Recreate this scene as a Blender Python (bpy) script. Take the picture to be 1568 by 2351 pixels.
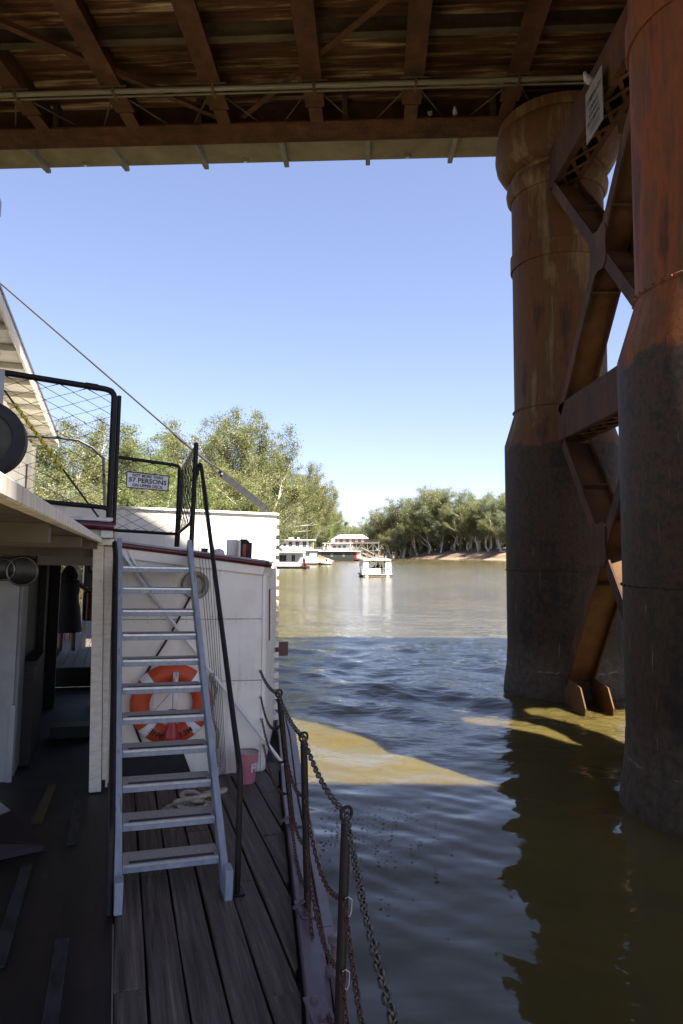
import bpy, bmesh, math, random
import numpy as np
from mathutils import Matrix, Vector
random.seed(7); RNG = np.random.default_rng(11)
R = math.radians
for o in list(bpy.data.objects): bpy.data.objects.remove(o)
scene = bpy.context.scene
COL = scene.collection
EYE = 3.6                                    # camera height over the river (water is z = 0)
# ------------------------------------------------------------------ camera, sky, sun, exposure
cam = bpy.data.cameras.new('camera'); cam.sensor_fit = 'HORIZONTAL'; cam.sensor_width = 24.0; cam.lens = 24.0
cam.clip_start = 0.05; cam.clip_end = 9000
camo = bpy.data.objects.new('camera', cam); COL.objects.link(camo)
camo.location = (0, 0, EYE); camo.rotation_euler = (R(90) + math.atan(91.5 / 1568), 0, 0)
scene.camera = camo
SUN_EL, SUN_AZ = R(52.3), R(136)             # azimuth clockwise from +Y (river ahead)
sdir = Vector((math.cos(SUN_EL) * math.sin(SUN_AZ), math.cos(SUN_EL) * math.cos(SUN_AZ), math.sin(SUN_EL)))
world = bpy.data.worlds.new('World'); scene.world = world; world.use_nodes = True
wn = world.node_tree; bg = wn.nodes['Background']
sky = wn.nodes.new('ShaderNodeTexSky'); sky.sky_type = 'NISHITA'; sky.sun_disc = False
sky.sun_elevation = SUN_EL; sky.sun_rotation = SUN_AZ; sky.altitude = 100
sky.air_density = 0.85; sky.dust_density = 0.4; sky.ozone_density = 3.0
wb = wn.nodes.new('ShaderNodeMix'); wb.data_type = 'RGBA'; wb.blend_type = 'MULTIPLY'; wb.inputs[0].default_value = 1; wb.inputs[7].default_value = (.98, .905, 1.03, 1)   # camera white balance
gm = wn.nodes.new('ShaderNodeGamma'); gm.inputs[1].default_value = .7; wn.links.new(sky.outputs[0], gm.inputs[0])      # the camera's soft tone curve on the sky
wn.links.new(gm.outputs[0], wb.inputs[6]); wn.links.new(wb.outputs[2], bg.inputs[0]); bg.inputs[1].default_value = 0.086
sl = bpy.data.lights.new('sun', 'SUN'); sl.energy = 5.0; sl.angle = R(0.53); sl.color = (1, .95, .87)
so = bpy.data.objects.new('sun', sl); COL.objects.link(so); so.location = (60, -60, 90)
so.rotation_euler = (-sdir).to_track_quat('-Z', 'Y').to_euler()
scene.view_settings.view_transform = 'Standard'; scene.view_settings.look = 'None'
scene.view_settings.exposure = 2.21; scene.view_settings.gamma = 1
scene.render.engine = 'CYCLES'

# ------------------------------------------------------------------ frames
PSI, RHO, YAW = R(18.08), R(1.5), R(2.5)
SHIP = Matrix.Translation((0, 0, EYE)) @ Matrix.Rotation(PSI, 4, 'Z') @ Matrix.Rotation(RHO, 4, 'Y')   # x right, y along the boat
BRG = Matrix.Translation((0, 0, EYE)) @ Matrix.Rotation(-YAW, 4, 'Z')                                   # x along the bridge, y across
CAMF = Matrix.Translation((0, 0, EYE))
WORLD = Matrix.Identity(4)

# ------------------------------------------------------------------ mesh helpers
def V(*a): return Vector(a)
class MB:
    def __init__(s): s.v = []; s.f = []
    def add(s, vs, fs):
        k = len(s.v); s.v += [tuple(p) for p in vs]; s.f += [tuple(i + k for i in f) for f in fs]; return s
    def box(s, lo, hi):
        (a, b, c), (d, e, f) = lo, hi
        return s.add([(a,b,c),(d,b,c),(d,e,c),(a,e,c),(a,b,f),(d,b,f),(d,e,f),(a,e,f)],
                     [(0,3,2,1),(4,5,6,7),(0,1,5,4),(1,2,6,5),(2,3,7,6),(3,0,4,7)])
    def hexa(s, p):      # 8 corners, bottom loop then top loop
        return s.add(p, [(0,3,2,1),(4,5,6,7),(0,1,5,4),(1,2,6,5),(2,3,7,6),(3,0,4,7)])
    def beam(s, p, q, w, h, up=(0, 0, 1), w2=None, h2=None):
        p, q, up = Vector(p), Vector(q), Vector(up); d = (q - p).normalized()
        x = d.cross(up)
        if x.length < 1e-5: x = d.cross(Vector((1, 0, 0)))
        x.normalize(); y = x.cross(d).normalized(); w2 = w if w2 is None else w2; h2 = h if h2 is None else h2
        c = [p + x * (i * w / 2) + y * (j * h / 2) for i, j in ((-1,-1),(1,-1),(1,1),(-1,1))]
        c += [q + x * (i * w2 / 2) + y * (j * h2 / 2) for i, j in ((-1,-1),(1,-1),(1,1),(-1,1))]
        return s.hexa(c)
    def tube(s, pts, r, n=8, closed=False, caps=True):
        pts = [Vector(p) for p in pts]; m = len(pts)
        rs = r if isinstance(r, (list, tuple)) else [r] * m
        tang = []
        for i in range(m):
            a = pts[(i - 1) % m] if (closed or i > 0) else pts[i]
            b = pts[(i + 1) % m] if (closed or i < m - 1) else pts[i]
            tang.append((b - a).normalized())
        t0 = tang[0]; u = t0.orthogonal().normalized(); vs = []
        for i in range(m):
            t = tang[i]; u = (u - t * u.dot(t))
            if u.length < 1e-6: u = t.orthogonal()
            u.normalize(); w = t.cross(u)
            for k in range(n):
                a = 2 * math.pi * k / n
                vs.append(pts[i] + (u * math.cos(a) + w * math.sin(a)) * rs[i])
        fs = []
        for i in range(m if closed else m - 1):
            j = (i + 1) % m
            for k in range(n):
                l = (k + 1) % n; fs.append((i*n+k, i*n+l, j*n+l, j*n+k))
        if caps and not closed:
            fs.append(tuple(range(n - 1, -1, -1))); fs.append(tuple((m - 1) * n + k for k in range(n)))
        return s.add(vs, fs)
    def lathe(s, prof, n=32, c=(0, 0, 0), axis='z', ang=None):
        vs = []; c = Vector(c)
        for r, z in prof:
            for k in range(n):
                a = 2 * math.pi * k / n; p = (r * math.cos(a), r * math.sin(a), z)
                if axis == 'y': p = (p[0], p[2], p[1])
                if axis == 'x': p = (p[2], p[0], p[1])
                vs.append(c + Vector(p))
        fs = [(i*n+k, i*n+(k+1)%n, (i+1)*n+(k+1)%n, (i+1)*n+k) for i in range(len(prof)-1) for k in range(n)]
        if prof[0][0] > 1e-6: fs.append(tuple(range(n - 1, -1, -1)))
        if prof[-1][0] > 1e-6: fs.append(tuple((len(prof)-1)*n + k for k in range(n)))
        return s.add(vs, fs)
    def plate(s, poly, thick):     # polygon extruded along a vector
        t = Vector(thick); n = len(poly); a = [Vector(p) for p in poly]
        vs = a + [p + t for p in a]
        fs = [tuple(range(n - 1, -1, -1)), tuple(range(n, 2 * n))] + [(i, (i+1) % n, n + (i+1) % n, n + i) for i in range(n)]
        return s.add(vs, fs)
    def blob(s, c, r, n=10, m=7):
        rx, ry, rz = r if isinstance(r, (list, tuple)) else (r, r, r); vs = []; c = Vector(c)
        for i in range(m + 1):
            ph = math.pi * i / m
            for k in range(n):
                a = 2 * math.pi * k / n
                vs.append(c + V(rx * math.sin(ph) * math.cos(a), ry * math.sin(ph) * math.sin(a), -rz * math.cos(ph)))
        return s.add(vs, [(i*n+k, i*n+(k+1)%n, (i+1)*n+(k+1)%n, (i+1)*n+k) for i in range(m) for k in range(n)])
    def mesh(s, name, mat, base=(0, 0, 0), smooth=False, bevel=0):
        me = bpy.data.meshes.new(name); b = base
        me.from_pydata([(p[0]-b[0], p[1]-b[1], p[2]-b[2]) for p in s.v], [], s.f)
        bm = bmesh.new(); bm.from_mesh(me)
        bmesh.ops.remove_doubles(bm, verts=bm.verts, dist=1e-6) if len(s.v) < 30000 else None
        bmesh.ops.recalc_face_normals(bm, faces=bm.faces)
        if bevel: bmesh.ops.bevel(bm, geom=[e for e in bm.edges if len(e.link_faces) == 2 and e.calc_face_angle(0) > .5], offset=bevel, segments=1, affect='EDGES', profile=.5)
        bm.to_mesh(me); bm.free()
        if smooth:
            me.polygons.foreach_set('use_smooth', [True] * len(me.polygons))
            if smooth != 'all':
                try: me.set_sharp_from_angle(angle=R(40))
                except Exception: pass
        if mat: me.materials.append(mat)
        return me
class Thing: pass
def put(o, label, cat, group=None):
    o['label'] = label; o['category'] = cat
    if group: o['group'] = group
    return o
def thing(name, label, cat, base, frame=SHIP, group=None):
    t = Thing(); t.base = tuple(base)
    t.o = bpy.data.objects.new(name, None); COL.objects.link(t.o); t.o.empty_display_size = .1
    t.o.matrix_world = frame @ Matrix.Translation(base); put(t.o, label, cat, group); return t
def part(t, name, mb, mat, parent=None, smooth=False, bevel=0, label=None):
    me = mb.mesh(name, mat, t.base, smooth, bevel)
    o = bpy.data.objects.new(name, me); COL.objects.link(o); o.parent = parent or t.o
    if label: o['label'] = label
    return o
def single(name, label, cat, mb, mat, base=(0, 0, 0), frame=SHIP, group=None, smooth=False, bevel=0):
    o = bpy.data.objects.new(name, mb.mesh(name, mat, base, smooth, bevel)); COL.objects.link(o)
    o.matrix_world = frame @ Matrix.Translation(base); return put(o, label, cat, group)
def inst(name, me, parent, M):
    o = bpy.data.objects.new(name, me); COL.objects.link(o); o.parent = parent; o.matrix_local = M; return o
def setting(name, mb_or_me, mat=None, kind='structure', frame=WORLD, smooth=False):
    me = mb_or_me.mesh(name, mat, (0, 0, 0), smooth) if isinstance(mb_or_me, MB) else mb_or_me
    o = bpy.data.objects.new(name, me); COL.objects.link(o); o.matrix_world = frame; o['kind'] = kind; return o
def axes(p, x, y, z):
    M = Matrix.Identity(4)
    for i, a in enumerate((x, y, z)): M.col[i][:3] = Vector(a).normalized()
    M.col[3][:3] = p; return M
def text(t, s, size, M, mat, parent=None, ext=.0006, width=None, name='lettering'):
    cu = bpy.data.curves.new('lettering', 'FONT'); cu.body = s; cu.size = size; cu.align_x = 'CENTER'; cu.align_y = 'CENTER'; cu.extrude = ext; cu.resolution_u = 3; cu.offset = size * .024
    tmp = bpy.data.objects.new('tmp', cu); COL.objects.link(tmp); dg = bpy.context.evaluated_depsgraph_get()
    me = bpy.data.meshes.new_from_object(tmp.evaluated_get(dg)); bpy.data.objects.remove(tmp); bpy.data.curves.remove(cu)
    me.name = 'lettering'; me.materials.clear(); me.materials.append(mat)
    if width:
        xs = [v.co.x for v in me.vertices]; k = width / (max(xs) - min(xs))
        for v in me.vertices: v.co.x *= k
    o = bpy.data.objects.new(name, me); COL.objects.link(o); o.parent = parent or t.o
    o.matrix_local = Matrix.Translation(-Vector(t.base)) @ M; return o

# ------------------------------------------------------------------ materials
def mat(name, c, c2=None, c3=None, scale=4, stretch=(1, 1, 1), rough=.6, bump=.15, bdist=.01, metal=0, detail=8, spec=.5, lo=.35, hi=.65, rnd=False, rough2=None):
    m = bpy.data.materials.new(name); m.use_nodes = True; nt = m.node_tree; N = nt.nodes; L = nt.links
    b = N['Principled BSDF']; b.inputs['Metallic'].default_value = metal; b.inputs['Roughness'].default_value = rough
    b.inputs['Specular IOR Level'].default_value = spec
    tc = N.new('ShaderNodeTexCoord'); mp = N.new('ShaderNodeMapping'); mp.inputs['Scale'].default_value = stretch
    L.new(tc.outputs['Object'], mp.inputs[0]); vec = mp.outputs[0]
    if rnd:
        oi = N.new('ShaderNodeObjectInfo'); ml = N.new('ShaderNodeMath'); ml.operation = 'MULTIPLY'; ml.inputs[1].default_value = 57
        L.new(oi.outputs['Random'], ml.inputs[0]); ad = N.new('ShaderNodeVectorMath'); ad.operation = 'ADD'
        L.new(vec, ad.inputs[0]); L.new(ml.outputs[0], ad.inputs[1]); vec = ad.outputs[0]
    nz = N.new('ShaderNodeTexNoise'); nz.inputs['Scale'].default_value = scale; nz.inputs['Detail'].default_value = detail; nz.inputs['Roughness'].default_value = .62
    L.new(vec, nz.inputs['Vector'])
    cr = N.new('ShaderNodeValToRGB'); e = cr.color_ramp.elements
    e[0].position = lo; e[0].color = (*c, 1); e[1].position = hi; e[1].color = (*(c2 or c), 1)
    if c3: k = e.new(min(.98, hi + .12)); k.color = (*c3, 1)
    L.new(nz.outputs['Fac'], cr.inputs[0]); L.new(cr.outputs[0], b.inputs['Base Color'])
    if rough2 is not None:
        mr = N.new('ShaderNodeMapRange'); mr.inputs['To Min'].default_value = rough; mr.inputs['To Max'].default_value = rough2
        mr.inputs['From Min'].default_value = .3; mr.inputs['From Max'].default_value = .7
        L.new(nz.outputs['Fac'], mr.inputs[0]); L.new(mr.outputs[0], b.inputs['Roughness'])
    if bump:
        n2 = N.new('ShaderNodeTexNoise'); n2.inputs['Scale'].default_value = scale * 4; n2.inputs['Detail'].default_value = 5; L.new(vec, n2.inputs['Vector'])
        bp = N.new('ShaderNodeBump'); bp.inputs['Strength'].default_value = bump; bp.inputs['Distance'].default_value = bdist
        L.new(n2.outputs['Fac'], bp.inputs['Height']); L.new(bp.outputs[0], b.inputs['Normal'])
    m['vec'] = 0
    return m
def nodeset(m): return m.node_tree.nodes, m.node_tree.links, m.node_tree.nodes['Principled BSDF']
def noise(N, L, vec, scale, detail=6, rough=.6):
    n = N.new('ShaderNodeTexNoise'); n.inputs['Scale'].default_value = scale; n.inputs['Detail'].default_value = detail; n.inputs['Roughness'].default_value = rough
    L.new(vec, n.inputs['Vector']); return n.outputs['Fac']
def mapping(N, L, vec, sc, loc=(0, 0, 0)):
    mp = N.new('ShaderNodeMapping'); mp.inputs['Scale'].default_value = sc; mp.inputs['Location'].default_value = loc; L.new(vec, mp.inputs[0]); return mp.outputs[0]
def ramp(N, L, fac, stops):
    cr = N.new('ShaderNodeValToRGB'); e = cr.color_ramp.elements; e[0].position = stops[0][0]; e[0].color = (*stops[0][1], 1)
    e[1].position = stops[-1][0]; e[1].color = (*stops[-1][1], 1)
    for p, c in stops[1:-1]: k = e.new(p); k.color = (*c, 1)
    L.new(fac, cr.inputs[0]); return cr.outputs[0]
def mix(N, L, fac, a, b):
    n = N.new('ShaderNodeMix'); n.data_type = 'RGBA'
    L.new(fac, n.inputs[0]); L.new(a, n.inputs[6]); L.new(b, n.inputs[7]); return n.outputs[2]
def math_(N, L, op, a, b=None, clamp=False):
    n = N.new('ShaderNodeMath'); n.operation = op; n.use_clamp = clamp
    for i, x in enumerate((a, b)):
        if x is None: continue
        if isinstance(x, (int, float)): n.inputs[i].default_value = x
        else: L.new(x, n.inputs[i])
    return n.outputs[0]
def bumpn(N, L, b, h, strength, dist):
    bp = N.new('ShaderNodeBump'); bp.inputs['Strength'].default_value = strength; bp.inputs['Distance'].default_value = dist
    L.new(h, bp.inputs['Height']); L.new(bp.outputs[0], b.inputs['Normal'])

MAT = {}
MAT['cream'] = mat('cream_paint', (.72, .67, .57), (.82, .78, .70), (.76, .69, .56), scale=1.7, rough=.45, bump=.12, bdist=.006, rough2=.6)
def cream_wall():
    m = mat('cream_paint_weathered', (.72, .67, .57), scale=2, rough=.5, bump=0); N, L, B = nodeset(m); tc = N.new('ShaderNodeTexCoord').outputs['Object']
    base = ramp(N, L, noise(N, L, tc, 1.3, 5), [(.3, (.66, .61, .50)), (.5, (.78, .735, .64)), (.7, (.82, .785, .70))])
    run = noise(N, L, mapping(N, L, tc, (7, 7, .45)), 1.6, 6); f = N.new('ShaderNodeMapRange'); f.inputs['From Min'].default_value = .57; f.inputs['From Max'].default_value = .8; f.inputs['To Max'].default_value = .6; L.new(run, f.inputs[0])
    d = N.new('ShaderNodeRGB'); d.outputs[0].default_value = (.4, .33, .22, 1); c = mix(N, L, f.outputs[0], base, d.outputs[0])
    sc = noise(N, L, mapping(N, L, tc, (1, 1, 1.6), (3, 7, 1)), 11, 9, .75); f2 = N.new('ShaderNodeMapRange'); f2.inputs['From Min'].default_value = .66; f2.inputs['From Max'].default_value = .72; f2.inputs['To Max'].default_value = .7; L.new(sc, f2.inputs[0])
    k = N.new('ShaderNodeRGB'); k.outputs[0].default_value = (.24, .2, .16, 1); L.new(mix(N, L, f2.outputs[0], c, k.outputs[0]), B.inputs['Base Color'])
    bumpn(N, L, B, noise(N, L, mapping(N, L, tc, (1, 1, .5)), 9, 5), .25, .008); return m
MAT['cream'] = cream_wall()
MAT['cream_post'] = mat('cream_timber_paint', (.62, .56, .45), (.76, .71, .6), scale=2, stretch=(5, 5, 14), rough=.6, bump=.4, bdist=.006)
MAT['soffit'] = mat('cream_boards', (.5, .47, .4), (.6, .57, .49), scale=3, stretch=(1, 6, 1), rough=.6)
MAT['cap_paint'] = mat('weathered_fascia_paint', (.42, .36, .28), (.72, .67, .58), (.36, .31, .25), scale=2.2, stretch=(9, 9, 1), rough=.55, bump=.2)
MAT['maroon'] = mat('maroon_gloss', (.055, .008, .012), (.10, .014, .018), scale=5, rough=.22, bump=.05)
MAT['grey_top'] = mat('grey_lead_paint', (.22, .23, .25), (.32, .33, .35), scale=7, rough=.5)
MAT['blue_grey'] = mat('blue_grey_timber_paint', (.19, .215, .255), (.31, .34, .395), (.12, .1, .085), scale=3.4, stretch=(6, 1.2, 1.2), rough=.5, bump=.3, bdist=.004, lo=.25, hi=.6, rnd=True)
MAT['tread_top'] = mat('worn_tread_grip', (.32, .28, .24), (.42, .37, .32), scale=40, rough=.8, bump=.3)
MAT['tread_nose'] = mat('aluminium_nosing', (.55, .55, .53), (.72, .72, .7), scale=20, rough=.35, metal=.6, bump=.05)
MAT['grip_tape'] = mat('dark_grip_tape', (.035, .035, .04), (.06, .06, .065), scale=60, rough=.85, bump=.2)
MAT['black_pipe'] = mat('black_painted_pipe', (.006, .006, .007), (.012, .012, .013), (.04, .034, .028), scale=9, rough=.45, spec=.25, bump=.25, bdist=.004, lo=.3, hi=.68)
MAT['black_rough'] = mat('chipped_black_paint', (.006, .006, .006), (.014, .011, .01), (.06, .03, .02), scale=14, rough=.5, spec=.3, bump=.4, bdist=.004, lo=.3, hi=.62)
MAT['wire'] = mat('dark_wire', (.008, .008, .008), (.02, .018, .016), scale=30, rough=.6, metal=0, bump=0)
MAT['plank'] = mat('weathered_deck_plank', (.04, .029, .021), (.12, .093, .07), (.2, .165, .13), scale=2.6, stretch=(11, .5, 4), rough=.6, bump=.9, bdist=.008, rnd=True, rough2=.8, lo=.36, hi=.6)
MAT['plate'] = mat('tarred_floor', (.009, .006, .0045), (.026, .016, .011), (.05, .043, .04), scale=2.2, stretch=(1.6, .55, 1), rough=.5, bump=.3, lo=.4, hi=.62)
MAT['gunwale'] = mat('faded_plum_paint', (.08, .045, .052), (.155, .112, .126), (.075, .028, .032), scale=3.2, stretch=(3, 1, 1), rough=.42, bump=.3, bdist=.004, lo=.3, hi=.6)
MAT['hull'] = mat('dark_hull_paint', (.03, .012, .012), (.06, .03, .028), scale=3, rough=.5)
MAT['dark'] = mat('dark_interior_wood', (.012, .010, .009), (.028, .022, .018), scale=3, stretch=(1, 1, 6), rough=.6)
MAT['black'] = mat('black_rubber', (.006, .006, .006), (.014, .013, .013), scale=9, rough=.7)
MAT['cabin_grey'] = mat('pale_grey_cabin_paint', (.22, .225, .22), (.31, .315, .31), scale=2.5, rough=.55, bump=.1)
MAT['orange'] = mat('lifebuoy_orange', (.44, .05, .01), (.55, .072, .014), (.34, .042, .015), scale=6, rough=.48, bump=.2)
MAT['reflective'] = mat('reflective_tape', (.62, .62, .62), (.75, .75, .75), scale=20, rough=.4, bump=.05)
MAT['red'] = mat('red_plastic', (.3, .004, .008), (.38, .008, .01), scale=8, rough=.3, bump=.1)
MAT['white'] = mat('white_gloss', (.6, .59, .56), (.7, .69, .66), scale=3, rough=.4, bump=.05)
MAT['ink'] = mat('dark_ink', (.015, .012, .014), rough=.6, bump=0)
MAT['sign_red'] = mat('sign_maroon_ink', (.05, .006, .012), rough=.6, bump=0)
MAT['sign_white'] = mat('sign_face', (.7, .71, .74), (.78, .79, .81), scale=12, rough=.4, bump=.03)
MAT['sign_old'] = mat('grubby_sign_face', (.14, .125, .095), (.2, .18, .148), scale=5, rough=.6, bump=.05)
MAT['pink'] = mat('faded_red_bucket', (.42, .13, .16), (.52, .2, .23), (.36, .1, .11), scale=8, rough=.5)
MAT['steel'] = mat('galvanised_steel', (.28, .27, .25), (.42, .41, .39), scale=14, rough=.38, metal=.8, bump=.1)
MAT['chain'] = mat('chain_steel', (.06, .055, .05), (.14, .13, .12), scale=40, rough=.42, metal=.75, bump=0, rnd=True)
MAT['chain_rust'] = mat('rusty_chain', (.05, .025, .018), (.13, .06, .035), scale=40, rough=.6, metal=.4, bump=0, rnd=True)
MAT['rope'] = mat('manila_rope', (.30, .25, .18), (.48, .42, .33), scale=30, rough=.85, bump=.4, bdist=.003)
MAT['rope_grey'] = mat('grey_cord', (.2, .19, .17), (.34, .32, .29), scale=60, rough=.9, bump=.3, bdist=.002)
MAT['yellow'] = mat('yellow_tape', (.62, .52, .02), (.75, .64, .05), scale=8, rough=.5)
MAT['glass'] = mat('dark_window', (.03, .035, .04), (.06, .07, .08), scale=2, rough=.08, bump=0)
MAT['lamp_red'] = mat('red_lens', (.09, .005, .005), (.13, .008, .007), scale=4, rough=.15, bump=0)
MAT['bronze'] = mat('tarnished_port_ring', (.16, .145, .11), (.26, .235, .18), scale=9, rough=.45, metal=.5)
MAT['spar'] = mat('weathered_grey_spar', (.02, .02, .022), (.035, .034, .034), (.12, .115, .11), spec=.2, scale=8, stretch=(2, 2, 2), rough=.5, bump=.3, hi=.7)
MAT['concrete'] = mat('footpath_slab', (.135, .115, .075), (.215, .19, .135), (.175, .145, .088), scale=1.1, rough=.8, bump=.1)
MAT['bracket'] = mat('weathered_timber_bracket', (.12, .115, .1), (.2, .19, .17), scale=3, stretch=(4, 1, 4), rough=.8)
MAT['pipe'] = mat('galvanised_service_pipe', (.085, .07, .042), (.15, .128, .085), scale=3, stretch=(.4, 3, 3), rough=.5, bump=.05)
MAT['skin'] = mat('skin', (.12, .065, .045), (.15, .08, .055), scale=8, rough=.5, bump=.05)
MAT['dress'] = mat('dark_dress', (.007, .004, .005), (.012, .006, .007), scale=10, rough=.8)
MAT['hair'] = mat('dark_hair', (.006, .004, .003), (.012, .008, .006), scale=30, rough=.85)
MAT['navy'] = mat('dark_clothes', (.012, .014, .02), (.02, .022, .03), scale=10, rough=.8)
MAT['boat_white'] = mat('houseboat_white', (.46, .46, .448), (.56, .56, .545), scale=1.2, rough=.4, bump=.03)
MAT['boat_cream'] = mat('houseboat_cream', (.42, .41, .38), (.5, .49, .46), scale=1.2, rough=.5, bump=.03)  # cream paint, a little duller than the white
MAT['roof_white'] = mat('pale_tin_roof', (.62, .62, .62), (.72, .72, .71), scale=.8, rough=.5, bump=.05)
MAT['brick_red'] = mat('red_brick', (.2, .055, .035), (.28, .09, .06), scale=6, rough=.8)
MAT['timber_grey'] = mat('grey_wharf_timber', (.11, .095, .075), (.2, .18, .15), scale=3, rough=.85)
MAT['dark_green'] = mat('dark_green_paint', (.012, .03, .02), (.02, .045, .03), scale=4, rough=.4)
MAT['canvas'] = mat('white_clear_curtain', (.45, .45, .43), (.62, .61, .58), scale=1.5, rough=.35, bump=.3, bdist=.03)
MAT['bird'] = mat('pale_pigeon', (.2, .19, .19), (.42, .4, .38), scale=9, rough=.8)
MAT['bark'] = mat('pale_gum_bark', (.3, .26, .2), (.58, .54, .47), (.2, .155, .12), scale=.55, stretch=(1, 1, .35), rough=.8, bump=.2, bdist=.05)
MAT['debris'] = mat('floating_leaf_litter', (.02, .022, .012), (.05, .045, .025), scale=8, rough=.7, bump=0)

MAT['canopy_under'] = mat('shaded_canopy_soffit', (.06, .05, .036), (.1, .086, .062), scale=2.5, stretch=(1, 4, 1), rough=.7)  # shade beneath the canopy is put into this darker soffit colour
MAT['pan'] = mat('worn_pan_steel', (.07, .068, .065), (.16, .155, .15), scale=9, rough=.32, metal=1, bump=.1)
MAT['pan_in'] = mat('dark_pan_bowl', (.01, .01, .01), (.03, .028, .026), scale=12, rough=.3, bump=.1)  # inside of the bowl, darker than the pan rim
MAT['link_heavy'] = MAT['chain']
# rusty bridge steel, with run-off streaks
def rust(name, a, b, c, sc, stretch, rough=.75, seed=0):
    m = mat(name, a, b, scale=sc, rough=rough, bump=0, spec=.2); N, L, B = nodeset(m)
    tc = N.new('ShaderNodeTexCoord').outputs['Object']
    n1 = noise(N, L, mapping(N, L, tc, stretch, (seed, seed, 0)), sc, 8, .65); n2 = noise(N, L, mapping(N, L, tc, (1, 1, 1), (5 + seed, 2, 9)), sc * .35, 5)
    base = ramp(N, L, n1, [(.3, a), (.52, b), (.72, c)]); dk = ramp(N, L, n2, [(.3, (.45, .42, .42)), (.62, (1, 1, 1))])
    mm = N.new('ShaderNodeMix'); mm.data_type = 'RGBA'; mm.blend_type = 'MULTIPLY'; mm.inputs[0].default_value = 1
    L.new(base, mm.inputs[6]); L.new(dk, mm.inputs[7]); L.new(mm.outputs[2], B.inputs['Base Color'])
    bumpn(N, L, B, noise(N, L, tc, sc * 9, 4), .3, .012); return m
MAT['girder'] = rust('rusty_girder', (.034, .015, .0075), (.07, .028, .012), (.1, .045, .02), 2.2, (1, 1, 1))
MAT['girder_pale'] = rust('pale_rusted_flange', (.04, .027, .015), (.08, .058, .033), (.12, .09, .055), 2.2, (.3, 1, 1), seed=4)
MAT['brace'] = rust('rusty_bracing', (.032, .016, .009), (.07, .03, .014), (.11, .05, .018), 1.5, (1, 1, .5), seed=8)
MAT['brace_plate'] = rust('ochre_rust_plate', (.045, .023, .011), (.1, .044, .014), (.14, .068, .022), .9, (1, 1, 1), seed=2)
MAT['soffit_rust'] = rust('streaked_deck_plate', (.022, .006, .004), (.1, .042, .014), (.46, .34, .18), 1.6, (.22, 3.2, 1), seed=1)
# cast iron pier: rust above, tar below, drips
def pier_mat(stops):
    m = mat('rusted_iron_pier', (.1, .05, .03), scale=2, rough=.72, bump=0, spec=.25); N, L, B = nodeset(m)
    tc = N.new('ShaderNodeTexCoord').outputs['Object']
    st = noise(N, L, mapping(N, L, tc, (1.5, 1.5, .16)), 1.5, 9, .65); bl = noise(N, L, mapping(N, L, tc, (1, 1, .8)), .55, 6)
    fine = noise(N, L, tc, 7, 8)
    up = ramp(N, L, math_(N, L, 'ADD', math_(N, L, 'MULTIPLY', st, .6), math_(N, L, 'MULTIPLY', bl, .4)), stops)
    tar = ramp(N, L, math_(N, L, 'ADD', math_(N, L, 'MULTIPLY', math_(N, L, 'ADD', bl, st), .3), math_(N, L, 'MULTIPLY', fine, .4)), [(.34, (.011, .0085, .0065)), (.44, (.022, .016, .011)), (.5, (.048, .027, .013)), (.55, (.02, .016, .011)), (.61, (.04, .03, .014)), (.7, (.14, .062, .022))])
    sep = N.new('ShaderNodeSeparateXYZ'); L.new(tc, sep.inputs[0])
    z = math_(N, L, 'ADD', sep.outputs[2], math_(N, L, 'MULTIPLY', math_(N, L, 'SUBTRACT', noise(N, L, tc, 2.4, 8), .5), .55))
    f = N.new('ShaderNodeMapRange'); f.inputs['From Min'].default_value = 6.28; f.inputs['From Max'].default_value = 6.36; L.new(z, f.inputs[0])
    c = mix(N, L, f.outputs[0], tar, up)
    # muddy tide mark low down and thin pale drips
    f2 = N.new('ShaderNodeMapRange'); f2.inputs['From Min'].default_value = 1.5; f2.inputs['From Max'].default_value = .7; L.new(z, f2.inputs[0])
    mud = ramp(N, L, fine, [(.35, (.045, .033, .023)), (.65, (.09, .066, .045))]); c = mix(N, L, f2.outputs[0], c, mud)
    dr = noise(N, L, mapping(N, L, tc, (9, 9, .55)), 2.2, 3); d = N.new('ShaderNodeMapRange'); d.inputs['From Min'].default_value = .66; d.inputs['From Max'].default_value = .74; d.inputs['To Max'].default_value = .5; L.new(dr, d.inputs[0])
    pale = N.new('ShaderNodeRGB'); pale.outputs[0].default_value = (.2, .17, .14, 1); c = mix(N, L, d.outputs[0], c, pale.outputs[0])
    zz = math_(N, L, 'ADD', sep.outputs[2], math_(N, L, 'MULTIPLY', math_(N, L, 'SUBTRACT', noise(N, L, tc, 3, 6), .5), .14)); bd = math_(N, L, 'ABSOLUTE', math_(N, L, 'SUBTRACT', zz, .66))
    f3 = N.new('ShaderNodeMapRange'); f3.inputs['From Min'].default_value = .03; f3.inputs['From Max'].default_value = .012; L.new(bd, f3.inputs[0]); lm = math_(N, L, 'MULTIPLY', f3.outputs[0], math_(N, L, 'GREATER_THAN', noise(N, L, mapping(N, L, tc, (1, 1, 4)), 2.2, 5), .5))
    lime = N.new('ShaderNodeRGB'); lime.outputs[0].default_value = (.15, .13, .11, 1); c = mix(N, L, lm, c, lime.outputs[0])       # lime crust left at the flood mark
    L.new(c, B.inputs['Base Color']); bumpn(N, L, B, fine, .35, .025)
    return m
MAT['pier'] = pier_mat([(.33, (.022, .013, .009)), (.41, (.045, .021, .010)), (.47, (.095, .04, .013)), (.53, (.07, .038, .015)), (.62, (.17, .115, .055))])
MAT['pier_orange'] = pier_mat([(.33, (.024, .010, .007)), (.41, (.06, .019, .008)), (.47, (.15, .043, .010)), (.53, (.085, .033, .012)), (.62, (.14, .075, .035))])
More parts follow.
